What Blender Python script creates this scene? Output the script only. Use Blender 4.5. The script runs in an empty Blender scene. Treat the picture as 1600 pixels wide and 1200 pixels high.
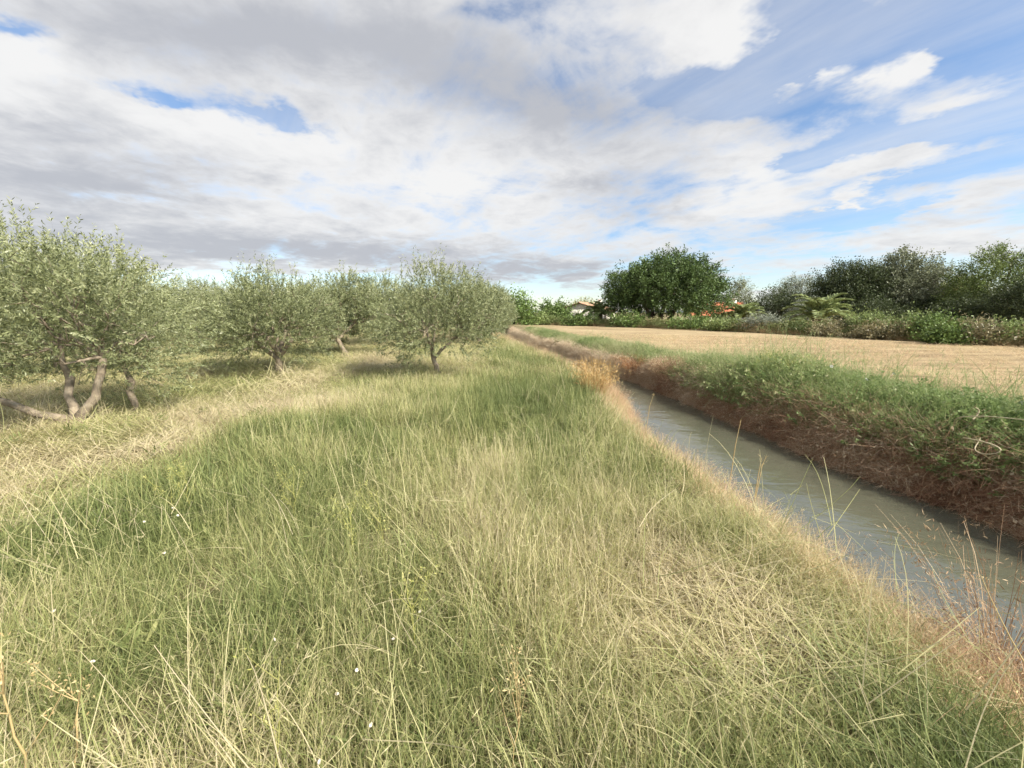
import bpy, math, random
import numpy as np
from mathutils import Vector, Matrix

PI = math.pi
scene = bpy.context.scene
COL = scene.collection
R = math.radians
rng = np.random.default_rng(7)

scene.cycles.use_adaptive_sampling = True
scene.cycles.adaptive_threshold = 0.03
scene.cycles.max_bounces = 6
scene.cycles.diffuse_bounces = 4
scene.cycles.glossy_bounces = 2
scene.cycles.transmission_bounces = 3

# ------------------------------------------------------------------ camera
EYE = 1.6
PITCH = math.atan(112 / 601)
FOC = 601.0                                  # focal length in photo pixels (1600 wide)
cam_data = bpy.data.cameras.new("camera")
cam_data.sensor_width = 36.0
cam_data.lens = FOC / 1600 * 36.0
cam_data.clip_start = 0.05
cam_data.clip_end = 12000
cam = bpy.data.objects.new("camera", cam_data)
cam.location = (0, 0, EYE)
cam.rotation_euler = (PI / 2 - PITCH, 0, 0)
COL.objects.link(cam)
scene.camera = cam

# ------------------------------------------------------------------ light
scene.view_settings.view_transform = 'Standard'
scene.view_settings.look = 'None'
scene.view_settings.exposure = 1.32
scene.view_settings.gamma = 1.0
SUN_EL, SUN_AZ = R(40), R(122)               # azimuth clockwise from +Y: behind the camera to the right
sun_dir = Vector((math.sin(SUN_AZ) * math.cos(SUN_EL), math.cos(SUN_AZ) * math.cos(SUN_EL), math.sin(SUN_EL)))
sd = bpy.data.lights.new("sun", 'SUN')
sd.energy = 4.1
sd.angle = R(3.0)
sd.color = (1.0, 0.93, 0.81)
sun = bpy.data.objects.new("sun", sd)
sun.rotation_euler = (-sun_dir).to_track_quat('-Z', 'Y').to_euler()
COL.objects.link(sun)


class N:
    """tiny expression builder for shader maths"""
    tree = None

    def __init__(self, s):
        self.s = s

    @staticmethod
    def op(o, *a, clamp=False):
        n = N.tree.nodes.new('ShaderNodeMath')
        n.operation = o
        n.use_clamp = clamp
        for i, v in enumerate(a):
            if isinstance(v, N):
                N.tree.links.new(v.s, n.inputs[i])
            else:
                n.inputs[i].default_value = v
        return N(n.outputs[0])

    def __add__(s, o): return N.op('ADD', s, o)
    __radd__ = __add__
    def __sub__(s, o): return N.op('SUBTRACT', s, o)
    def __rsub__(s, o): return N.op('SUBTRACT', o, s)
    def __mul__(s, o): return N.op('MULTIPLY', s, o)
    __rmul__ = __mul__
    def __truediv__(s, o): return N.op('DIVIDE', s, o)
    def sat(s): return N.op('ADD', s, 0.0, clamp=True)
    def smooth(s, a, b):
        n = N.tree.nodes.new('ShaderNodeMapRange')
        n.interpolation_type = 'SMOOTHSTEP'
        N.tree.links.new(s.s, n.inputs[0])
        n.inputs[1].default_value = a
        n.inputs[2].default_value = b
        return N(n.outputs[0])


def comb(x, y, z=0.0):
    n = N.tree.nodes.new('ShaderNodeCombineXYZ')
    for i, v in enumerate((x, y, z)):
        if isinstance(v, N):
            N.tree.links.new(v.s, n.inputs[i])
        else:
            n.inputs[i].default_value = v
    return N(n.outputs[0])


def noise(vec, scale, detail=6, rough=0.55, dist=0.0):
    n = N.tree.nodes.new('ShaderNodeTexNoise')
    N.tree.links.new(vec.s, n.inputs['Vector'])
    n.inputs['Scale'].default_value = scale
    n.inputs['Detail'].default_value = detail
    n.inputs['Roughness'].default_value = rough
    n.inputs['Distortion'].default_value = dist
    return N(n.outputs['Fac'])


def mixc(f, a, b):
    n = N.tree.nodes.new('ShaderNodeMix')
    n.data_type = 'RGBA'
    for i, v in ((0, f), (6, a), (7, b)):
        if isinstance(v, N):
            N.tree.links.new(v.s, n.inputs[i])
        elif i == 0:
            n.inputs[0].default_value = v
        else:
            n.inputs[i].default_value = (*v, 1)
    return N(n.outputs[2])


def view_dir(px, py):
    u, v = (px - 800) / FOC, (600 - py) / FOC
    c, s = math.cos(PITCH), math.sin(PITCH)
    return np.array([u, c + v * s, -s + v * c])


def at(px, py, z=0.0):
    """place on the level z seen at a photo position"""
    d = view_dir(px, py)
    t = (z - EYE) / d[2]
    return np.array([0, 0, EYE]) + d * t


def on(px, py, Y):
    """place at distance Y seen at a photo position"""
    d = view_dir(px, py)
    return np.array([0, 0, EYE]) + d * (Y / d[1])


def build_sky():
    w = bpy.data.worlds.new("World")
    scene.world = w
    w.cycles.sampling_method = 'MANUAL'
    w.cycles.sample_map_resolution = 512
    w.use_nodes = True
    T = w.node_tree
    T.nodes.clear()
    N.tree = T
    out = T.nodes.new('ShaderNodeOutputWorld')
    bg = T.nodes.new('ShaderNodeBackground')
    bg.inputs[1].default_value = 0.1
    T.links.new(bg.outputs[0], out.inputs[0])
    sk = T.nodes.new('ShaderNodeTexSky')
    sk.sky_type = 'NISHITA'
    sk.sun_disc = False
    sk.sun_elevation = SUN_EL
    sk.sun_rotation = SUN_AZ
    sk.altitude = 100
    sk.air_density = 1.0
    sk.dust_density = 0.4
    sk.ozone_density = 3.0
    tc = T.nodes.new('ShaderNodeTexCoord')
    sep = T.nodes.new('ShaderNodeSeparateXYZ')
    T.links.new(tc.outputs['Generated'], sep.inputs[0])
    x, y, z = (N(sep.outputs[i]) for i in range(3))
    zc = N.op('MAXIMUM', z, 0.0)
    az = N.op('ARCTAN2', x, y)
    el = N.op('ARCSINE', z)
    # cloud sheet: the direction cut with a level plane, streaks running toward azimuth -32 degrees
    inv = 1.0 / (zc + 0.14) if False else N.op('DIVIDE', 1.0, zc + 0.14)
    px_, py_ = x * inv, y * inv
    a = R(-34)
    s_ = px_ * math.sin(a) + py_ * math.cos(a)
    t_ = px_ * math.cos(a) - py_ * math.sin(a)
    sheet = comb(px_, py_, 3.1)
    puff = noise(sheet, 1.7, 6, 0.60, 0.5)                          # lumpy cumulus
    fine = noise(comb(px_, py_ + 7.0, 1.3), 5.0, 5, 0.62, 0.3)
    streak = noise(comb(s_ * 0.22, t_, 5.7), 2.3, 6, 0.58, 0.35)    # drawn-out high cloud
    wn = T.nodes.new('ShaderNodeTexNoise')                           # ragged cloud edges
    wn.inputs['Scale'].default_value = 2.6
    wn.inputs['Detail'].default_value = 5
    wn.inputs['Roughness'].default_value = 0.62
    T.links.new(sheet.s, wn.inputs['Vector'])
    ws = T.nodes.new('ShaderNodeSeparateColor')
    T.links.new(wn.outputs['Color'], ws.inputs[0])
    angles = comb(az + (N(ws.outputs[0]) - 0.5) * 0.34, el + (N(ws.outputs[1]) - 0.5) * 0.20 * (zc + 0.15))

    def blobs(lst):
        """soft ovals of the sheet, each a direction in the sky with its spread and tilt"""
        tot = None
        for (bx, by, sx, sy, tilt, amp) in lst:
            def ae(p, q):
                d = view_dir(p, q)
                return np.array([math.atan2(d[0], d[1]), math.atan2(d[2], math.hypot(d[0], d[1]))])
            c0 = ae(bx, by)
            J = np.stack([(ae(bx + 4, by) - c0) / 4, (ae(bx, by + 4) - c0) / 4], 1)
            c, s = math.cos(R(tilt)), math.sin(R(tilt))
            Mx = np.diag([1 / sx, 1 / sy]) @ np.array([[c, s], [-s, c]]) @ np.linalg.inv(J)
            _, sg, Vt = np.linalg.svd(Mx)
            if np.linalg.det(Vt) < 0:
                Vt[1] *= -1
            mp = T.nodes.new('ShaderNodeMapping')
            mp.vector_type = 'TEXTURE'
            mp.inputs['Location'].default_value = (*c0, 0)
            mp.inputs['Rotation'].default_value = (0, 0, math.atan2(Vt[0, 1], Vt[0, 0]))
            mp.inputs['Scale'].default_value = (1 / sg[0], 1 / sg[1], 1)
            T.links.new(angles.s, mp.inputs[0])
            gr = T.nodes.new('ShaderNodeTexGradient')
            gr.gradient_type = 'QUADRATIC_SPHERE'
            T.links.new(mp.outputs[0], gr.inputs[0])
            g = N(gr.outputs['Fac'])
            tot = g * amp if tot is None else N.op('MULTIPLY_ADD', g, amp, tot)
        return tot

    # where the sheet is thick (+) or torn open (-)
    cover = blobs([
        (435, 186, 175, 42, 10, -1.2), (262, 158, 120, 30, 12, -.85), (5, 45, 130, 60, 0, -.7), (745, 12, 160, 40, 0, -.35),
        (1105, 155, 170, 62, 0, -1.15), (1240, 115, 190, 110, -25, -.8), (1340, 35, 330, 80, -8, -.75), (1540, 15, 200, 80, 0, -.6),
        (1450, 203, 330, 42, -14, -.95), (1285, 240, 120, 26, -8, -.7), (1330, 335, 230, 40, -4, -1.0), (1470, 268, 260, 26, -12, -.65), (1580, 90, 120, 60, 0, -.4),
        (330, 437, 620, 20, 0, -1.5), (640, 452, 420, 22, 0, -1.2), (830, 470, 260, 30, 0, -1.3), (1190, 440, 220, 22, 0, -.9),
        (1110, 60, 150, 110, 0, .85), (960, 40, 220, 80, 0, .25), (1430, 98, 170, 50, -27, .9), (1475, 78, 60, 34, -25, .5), (1300, 118, 130, 40, -30, .7),
        (1520, 150, 330, 46, -14, .40), (1370, 250, 200, 42, -8, .65), (1350, 312, 70, 38, -35, .8), (1480, 318, 240, 50, -6, .55), (1480, 372, 420, 50, 0, .5),
        (1180, 260, 190, 120, 0, .6), (60, 110, 140, 80, 0, .4), (215, 165, 40, 26, 0, .6), (330, 205, 170, 60, 10, .4),
    ])
    # where the sheet is deep enough to look grey from below
    shade = blobs([
        (430, 70, 900, 170, 6, 1.35), (250, 250, 620, 110, 4, .45), (850, 165, 430, 140, 12, 1.5), (60, 195, 340, 50, 4, .6), (130, 290, 560, 95, 5, 1.15),
        (430, 390, 800, 60, 2, 1.5), (830, 425, 360, 46, 0, 1.4), (930, 285, 230, 60, 0, .75), (1010, 330, 170, 40, -8, .6), (1150, 250, 160, 40, 0, .3),
        (1110, 60, 140, 90, 0, -.6), (500, 225, 170, 60, 0, -.7), (700, 285, 380, 55, 0, -.6), (330, 205, 160, 50, 0, -.5), (1180, 315, 260, 60, 0, -.5), (60, 95, 130, 60, 0, -.6), (1400, 100, 200, 80, 0, -.4),
    ])
    dens = (puff - 0.5) * 1.55 + (fine - 0.5) * 0.75 + (streak - 0.5) * 0.9 + cover + (az + 0.1) * -0.30 + 0.43
    alpha = dens.smooth(-0.12, 0.56) * 0.97
    veil = ((streak - 0.38) * 2.4 + (fine - 0.5) * 0.4).sat() * 0.60     # thin high veil everywhere
    alpha = N.op('MAXIMUM', alpha, veil)
    g = (shade * 0.95 + (puff - 0.5) * 1.7 + (fine - 0.5) * 1.35 + 0.06).smooth(-0.25, 1.2)
    K = 3.72                                                         # radiance scale (x0.1 strength)
    white = mixc(1.0, (0, 0, 0), (1.0 * K, 0.995 * K, 0.985 * K))
    grey = mixc(1.0, (0, 0, 0), (0.57 * K, 0.585 * K, 0.63 * K))
    cloud = mixc(g, white, grey)
    hs = T.nodes.new('ShaderNodeHueSaturation')
    hs.inputs['Saturation'].default_value = 1.0
    hs.inputs['Value'].default_value = 0.74
    T.links.new(sk.outputs[0], hs.inputs['Color'])
    col = mixc(alpha, N(hs.outputs[0]), cloud)
    T.links.new(col.s, bg.inputs[0])


build_sky()

# ------------------------------------------------------------------ tools
def tag(o, label=None, cat=None, group=None, kind=None):
    if label: o['label'] = label
    if cat: o['category'] = cat
    if group: o['group'] = group
    if kind: o['kind'] = kind
    return o


def make_mesh(name, verts, faces, mat=None, attrs=None, smooth=False, mats=None, midx=None):
    """verts (n,3); faces (m,k) of one size, or a list of such arrays"""
    if not isinstance(faces, list):
        faces = [faces]
    faces = [np.asarray(f, dtype=np.int32) for f in faces if len(f)]
    verts = np.asarray(verts, dtype=np.float32)
    me = bpy.data.meshes.new(name)
    me.vertices.add(len(verts))
    me.vertices.foreach_set('co', verts.ravel())
    li = np.concatenate([f.ravel() for f in faces])
    tot = np.concatenate([np.full(len(f), f.shape[1], dtype=np.int32) for f in faces])
    st = np.concatenate([[0], np.cumsum(tot)[:-1]]).astype(np.int32)
    me.loops.add(len(li))
    me.loops.foreach_set('vertex_index', li)
    me.polygons.add(len(tot))
    me.polygons.foreach_set('loop_start', st)
    if smooth:
        me.polygons.foreach_set('use_smooth', np.ones(len(tot), dtype=bool))
    for m in (mats or ([mat] if mat else [])):
        me.materials.append(m)
    if midx is not None:
        me.polygons.foreach_set('material_index', np.asarray(midx, dtype=np.int32))
    for k, v in (attrs or {}).items():
        a = me.attributes.new(k, 'FLOAT', 'POINT')
        a.data.foreach_set('value', np.asarray(v, dtype=np.float32))
    me.update()
    me.validate()
    return me


def obj(name, me, parent=None, loc=None):
    o = bpy.data.objects.new(name, me)
    COL.objects.link(o)
    if parent is not None:
        o.parent = parent
    if loc is not None:
        o.location = loc
    return o


def empty(name, loc, rz=0.0, scale=1.0):
    o = bpy.data.objects.new(name, None)
    COL.objects.link(o)
    o.location = loc
    o.rotation_euler = (0, 0, rz)
    o.scale = (scale,) * 3 if np.isscalar(scale) else scale
    return o


def copy_tree(o, parent=None):
    c = o.copy()
    COL.objects.link(c)
    c.parent = parent
    for ch in list(o.children):
        copy_tree(ch, c)
    return c


class Geo:
    """collects vertices and faces of one mesh"""
    def __init__(self):
        self.v, self.f, self.t, self.n = [], {}, [], 0

    def add(self, v, f, tone=0.5):
        v = np.asarray(v, dtype=np.float64).reshape(-1, 3)
        f = np.asarray(f)
        self.f.setdefault(f.shape[1], []).append(f + self.n)
        self.v.append(v)
        self.t.append(np.broadcast_to(np.asarray(tone, dtype=np.float64), (len(v),)))
        self.n += len(v)
        return self

    def mesh(self, name, mat, smooth=False):
        return make_mesh(name, np.concatenate(self.v), [np.concatenate(q) for q in self.f.values()], mat,
                         {'tone': np.concatenate(self.t)}, smooth)

    def tube(self, pts, rad, sides=6, tone=0.5):
        pts = np.asarray(pts, dtype=np.float64)
        rad = np.broadcast_to(np.asarray(rad, dtype=np.float64), (len(pts),))
        d = np.gradient(pts, axis=0)
        d /= np.linalg.norm(d, axis=1)[:, None] + 1e-9
        ref = np.array([0.31, 0.12, 0.94]) if abs(d[:, 2]).mean() < 0.8 else np.array([0.95, 0.2, 0.1])
        a = np.cross(d, ref); a /= np.linalg.norm(a, axis=1)[:, None] + 1e-9
        b = np.cross(d, a)
        th = np.arange(sides) * 2 * PI / sides
        ring = (a[:, None] * np.cos(th)[None, :, None] + b[:, None] * np.sin(th)[None, :, None]) * rad[:, None, None]
        v = (pts[:, None] + ring).reshape(-1, 3)
        n = len(pts)
        i, j = np.meshgrid(np.arange(n - 1), np.arange(sides), indexing='ij')
        j2 = (j + 1) % sides
        f = np.stack([i * sides + j, i * sides + j2, (i + 1) * sides + j2, (i + 1) * sides + j], -1).reshape(-1, 4)
        return self.add(v, f, tone)

    def box(self, lo, hi, tone=0.5):
        (x0, y0, z0), (x1, y1, z1) = lo, hi
        v = [(x0, y0, z0), (x1, y0, z0), (x1, y1, z0), (x0, y1, z0), (x0, y0, z1), (x1, y0, z1), (x1, y1, z1), (x0, y1, z1)]
        f = [(0, 3, 2, 1), (4, 5, 6, 7), (0, 1, 5, 4), (1, 2, 6, 5), (2, 3, 7, 6), (3, 0, 4, 7)]
        return self.add(v, f, tone)

    def leaves(self, p, d, length, width, tone, rg, fold=0.0):
        """diamond leaves: base p (n,3), direction d (n,3)"""
        n = len(p)
        d = d / (np.linalg.norm(d, axis=1)[:, None] + 1e-9)
        r = rg.normal(size=(n, 3))
        s = np.cross(d, r); s /= np.linalg.norm(s, axis=1)[:, None] + 1e-9
        length = np.broadcast_to(length, (n,))[:, None]
        width = np.broadcast_to(width, (n,))[:, None]
        nrm = np.cross(s, d)
        mid = p + d * length * 0.45
        v = np.stack([p, mid + s * width / 2 + nrm * width * fold, p + d * length, mid - s * width / 2 + nrm * width * fold], 1).reshape(-1, 3)
        f = np.arange(n * 4).reshape(n, 4)
        return self.add(v, f, np.repeat(np.broadcast_to(tone, (n,)), 4))

    def blades(self, base, azm, lean, curl, length, width, tone, seg=4, tipw=0.12, sway=None):
        """grass ribbons: base (n,3)"""
        n = len(base)
        s = np.linspace(0, 1, seg + 1)
        th = lean[:, None] + curl[:, None] * s[None] ** 1.3
        az = azm[:, None] + (0 if sway is None else sway[:, None] * s[None] ** 2)
        step = (length / seg)[:, None]
        dx, dy, dz = np.sin(th) * np.cos(az) * step, np.sin(th) * np.sin(az) * step, np.cos(th) * step
        z = np.zeros((n, 1))
        P = np.stack([np.concatenate([z, np.cumsum(q[:, :-1], 1)], 1) for q in (dx, dy, dz)], -1) + base[:, None]
        ph = azm + PI / 2 + rng.normal(0, 0.5, n)
        side = np.stack([np.cos(ph), np.sin(ph), np.zeros(n)], -1)[:, None]
        w = (width[:, None] * (1 - (1 - tipw) * s[None] ** 1.4) / 2)[..., None]
        v = np.stack([P - side * w, P + side * w], 2).reshape(n, -1, 3)
        k = np.arange(seg)
        f1 = np.stack([2 * k, 2 * k + 1, 2 * k + 3, 2 * k + 2], -1)
        f = (f1[None] + (np.arange(n) * 2 * (seg + 1))[:, None, None]).reshape(-1, 4)
        return self.add(v.reshape(-1, 3), f, np.repeat(tone, 2 * (seg + 1)))


def vnoise(x, y, scale, seed=0):
    """smooth value noise 0..1"""
    x = np.asarray(x, dtype=np.float64) / scale + seed * 17.31
    y = np.asarray(y, dtype=np.float64) / scale - seed * 9.73
    xi, yi = np.floor(x), np.floor(y)
    fx, fy = x - xi, y - yi
    fx, fy = fx * fx * (3 - 2 * fx), fy * fy * (3 - 2 * fy)

    def h(a, b):
        q = np.sin(a * 127.1 + b * 311.7 + seed * 74.7) * 43758.5453
        return q - np.floor(q)
    return (h(xi, yi) * (1 - fx) + h(xi + 1, yi) * fx) * (1 - fy) + (h(xi, yi + 1) * (1 - fx) + h(xi + 1, yi + 1) * fx) * fy


def fbm(x, y, scale, seed=0, o=4):
    t, a, s = 0, 0.5, 0
    for i in range(o):
        t = t + a * vnoise(x, y, scale / 2 ** i, seed + i)
        s += a
        a *= 0.5
    return t / s


def sstep(a, b, x):
    t = np.clip((x - a) / (b - a), 0, 1)
    return t * t * (3 - 2 * t)


# ------------------------------------------------------------------ materials
def new_mat(name):
    m = bpy.data.materials.new(name)
    m.use_nodes = True
    m.node_tree.nodes.clear()
    N.tree = m.node_tree
    out = m.node_tree.nodes.new('ShaderNodeOutputMaterial')
    return m, m.node_tree, out


def ramp(fac, stops):
    r = N.tree.nodes.new('ShaderNodeValToRGB')
    el = r.color_ramp.elements
    while len(el) < len(stops):
        el.new(0.5)
    for e, (p, c) in zip(el, stops):
        e.position = p
        e.color = (*c, 1)
    N.tree.links.new(fac.s, r.inputs[0])
    return N(r.outputs[0])


def attr(name, kind='GEOMETRY'):
    a = N.tree.nodes.new('ShaderNodeAttribute')
    a.attribute_name = name
    a.attribute_type = kind
    return N(a.outputs['Fac'])


def coords(which='Object'):
    t = N.tree.nodes.new('ShaderNodeTexCoord')
    return N(t.outputs[which])


def geo_pos():
    g = N.tree.nodes.new('ShaderNodeNewGeometry')
    return N(g.outputs['Position'])


def veg_mat(name, stops, transl=0.3, rough=0.55, spread=0.5, instanced=False, base=0.5, spec=0.25):
    m, T, out = new_mat(name)
    tone = attr('tone')
    if instanced:
        fac = attr('dry', 'INSTANCER') + (tone - 0.5) * spread
    else:
        oi = T.nodes.new('ShaderNodeObjectInfo')
        fac = (tone - 0.5) * spread + base + (N(oi.outputs['Random']) - 0.5) * 0.10
    c = ramp(fac.sat(), stops)
    p = T.nodes.new('ShaderNodeBsdfPrincipled')
    p.inputs['Roughness'].default_value = rough
    p.inputs['Specular IOR Level'].default_value = spec
    T.links.new(c.s, p.inputs['Base Color'])
    tr = T.nodes.new('ShaderNodeBsdfTranslucent')
    T.links.new(c.s, tr.inputs[0])
    mx = T.nodes.new('ShaderNodeMixShader')
    mx.inputs[0].default_value = transl
    T.links.new(p.outputs[0], mx.inputs[1])
    T.links.new(tr.outputs[0], mx.inputs[2])
    T.links.new(mx.outputs[0], out.inputs[0])
    return m


def plain_mat(name, color_node_fn, rough=0.8, bump=None, spec=0.2):
    m, T, out = new_mat(name)
    p = T.nodes.new('ShaderNodeBsdfPrincipled')
    p.inputs['Roughness'].default_value = rough
    p.inputs['Specular IOR Level'].default_value = spec
    T.links.new(color_node_fn().s, p.inputs['Base Color'])
    if bump:
        h, strength, dist = bump()
        b = T.nodes.new('ShaderNodeBump')
        b.inputs['Strength'].default_value = strength
        b.inputs['Distance'].default_value = dist
        T.links.new(h.s, b.inputs['Height'])
        T.links.new(b.outputs[0], p.inputs['Normal'])
    T.links.new(p.outputs[0], out.inputs[0])
    return m


GRASS_STOPS = [(0.0, (.130, .168, .058)), (.30, (.222, .260, .098)), (.52, (.360, .372, .152)), (.75, (.55, .50, .28)), (1.0, (.60, .52, .35))]
M_grass = veg_mat('meadow_grass', GRASS_STOPS, 0.38, 0.5, 0.62, True)
M_gold = veg_mat('bank_dry_grass', [(0, (.30, .27, .12)), (.35, (.52, .43, .25)), (.7, (.61, .47, .30)), (1, (.56, .38, .24))], 0.35, 0.55, 0.6, True)
M_dead = veg_mat('dead_bank_stems', [(0, (.17, .085, .052)), (.35, (.31, .170, .105)), (.7, (.47, .33, .21)), (1, (.64, .54, .39))], 0.3, 0.7, 0.8, True)
M_weed = veg_mat('bank_weeds', [(0, (.11, .165, .055)), (.4, (.19, .265, .095)), (.75, (.29, .355, .145)), (1, (.47, .46, .26))], 0.4, 0.5, 0.6, True)
M_leaflit = veg_mat('fallen_leaves', [(0, (.22, .13, .08)), (.5, (.42, .31, .20)), (1, (.60, .50, .36))], 0.15, 0.7, 0.8, True)
M_bramble = veg_mat('bramble_hedge', [(0, (.055, .080, .024)), (.35, (.125, .165, .055)), (.62, (.22, .225, .09)), (.8, (.34, .25, .15)), (1, (.48, .36, .21))], 0.25, 0.6, 0.5, True)
M_olive = veg_mat('olive_leaves', [(0, (.080, .102, .046)), (.35, (.185, .212, .098)), (.65, (.29, .315, .155)), (1, (.42, .44, .27))], 0.28, 0.42, 1.0, False, 0.5, 0.4)
M_bark = plain_mat('olive_bark', lambda: ramp(noise(coords(), 9, 6, .65, .4), [(.25, (.14, .11, .08)), (.55, (.29, .24, .175)), (.8, (.42, .37, .29))]), 0.9,
                   lambda: (noise(coords(), 26, 6, .7, .8), 0.7, 0.02))


def scatter(name, pts, variants, idx, rot, scl, dry, label, cat, mat_override=None):
    """one mass of plants: a cloud of points that carries copies of a few clump meshes"""
    n = len(pts)
    me = bpy.data.meshes.new(name)
    me.vertices.add(n)
    me.vertices.foreach_set('co', np.asarray(pts, dtype=np.float32).ravel())
    for k, t, v in (('idx', 'INT', idx), ('dry', 'FLOAT', dry)):
        a = me.attributes.new(k, t, 'POINT')
        a.data.foreach_set('value', np.asarray(v, dtype=np.int32 if t == 'INT' else np.float32))
    for k, v in (('rot', rot), ('scl', scl)):
        a = me.attributes.new(k, 'FLOAT_VECTOR', 'POINT')
        a.data.foreach_set('vector', np.asarray(v, dtype=np.float32).ravel())
    o = obj(name, me)
    g = bpy.data.node_groups.new(name, 'GeometryNodeTree')
    g.interface.new_socket('Geometry', in_out='INPUT', socket_type='NodeSocketGeometry')
    g.interface.new_socket('Geometry', in_out='OUTPUT', socket_type='NodeSocketGeometry')
    gi, go = g.nodes.new('NodeGroupInput'), g.nodes.new('NodeGroupOutput')
    jn = g.nodes.new('GeometryNodeJoinGeometry')
    m2p = g.nodes.new('GeometryNodeMeshToPoints')
    g.links.new(gi.outputs[0], m2p.inputs[0])

    def na(nm, t):
        q = g.nodes.new('GeometryNodeInputNamedAttribute')
        q.data_type = t
        q.inputs[0].default_value = nm
        return q.outputs[0]
    ai, ar, as_ = na('idx', 'INT'), na('rot', 'FLOAT_VECTOR'), na('scl', 'FLOAT_VECTOR')
    for k, vm in enumerate(variants):
        src = bpy.data.objects.new(name + '_clump', vm)
        oi = g.nodes.new('GeometryNodeObjectInfo')
        oi.inputs[0].default_value = src
        cmp_ = g.nodes.new('FunctionNodeCompare')
        cmp_.data_type = 'INT'
        cmp_.operation = 'EQUAL'
        g.links.new(ai, cmp_.inputs[2])
        cmp_.inputs[3].default_value = k
        ins = g.nodes.new('GeometryNodeInstanceOnPoints')
        g.links.new(m2p.outputs[0], ins.inputs['Points'])
        g.links.new(cmp_.outputs[0], ins.inputs['Selection'])
        g.links.new(oi.outputs['Geometry'], ins.inputs['Instance'])
        g.links.new(ar, ins.inputs['Rotation'])
        g.links.new(as_, ins.inputs['Scale'])
        g.links.new(ins.outputs[0], jn.inputs[0])
    g.links.new(jn.outputs[0], go.inputs[0])
    md = o.modifiers.new('plants', 'NODES')
    md.node_group = g
    tag(o, label, cat, kind='stuff')
    return o

# ------------------------------------------------------------------ the ditch and the land
WATER_Z = -0.60
_ys = np.array([-30, 0, 3.4, 6.4, 9, 11.5, 13.2, 19, 27, 35, 60, 120])
_xr = np.array([6.2, 5.35, 4.97, 4.47, 4.15, 3.85, 3.57, 2.55, 1.1, 0.2, -2.5, -9])
_wd = np.array([2.4, 2.4, 2.35, 1.95, 1.55, 1.5, 1.45, 1.4, 1.4, 1.3, 1.2, 1.2])


def smooth_tab(y, v):
    t = 0
    for k, w in ((-1.2, .25), (0, .5), (1.2, .25)):
        t = t + w * np.interp(np.asarray(y, dtype=float) + k, _ys, v)
    return t


def xr(y):
    y = np.asarray(y, dtype=float)
    return smooth_tab(y, _xr) + 0.16 * (vnoise(y, 0 * y, 1.3, 3) - .5) + 0.10 * (vnoise(y, 0 * y, .45, 4) - .5)


def xl(y):
    y = np.asarray(y, dtype=float)
    return smooth_tab(y, _xr) - smooth_tab(y, _wd) + 0.30 * (vnoise(y, 0 * y, 1.5, 5) - .5) - 0.14 + 0.30 * np.exp(-((y - 9.6) / 1.3) ** 2)


def ground_z(x, y):
    x, y = np.asarray(x, dtype=float), np.asarray(y, dtype=float)
    r, l = xr(y), xl(y)
    bump = (fbm(x, y, 1.6, 11) - .5) * 0.14 + (fbm(x, y, 6, 12) - .5) * 0.16
    bump = bump * (1 - sstep(25, 60, np.hypot(x, y)))
    left = bump + 0.05 * np.exp(-((x - (l - 1.15)) / .5) ** 2)
    zl = left * (1 - sstep(l - .9, l - .1, x)) - 0.42 * sstep(l - 1.0, l - .1, x) - 0.58 * sstep(l - .25, l + .2, x)
    d = x - r
    zr = -1.0 + 0.92 * sstep(-.12, .75, d) + 0.20 * sstep(.5, 1.35, d) - 0.17 * sstep(1.9, 3.0, d)
    zr = zr + bump * 0.5 * sstep(.0, .8, d)
    m = sstep(-.35, .1, x - (l + r) / 2)
    z = zl * (1 - m) + zr * m
    fill = sstep(70, 95, y)
    return z * (1 - fill)


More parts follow.
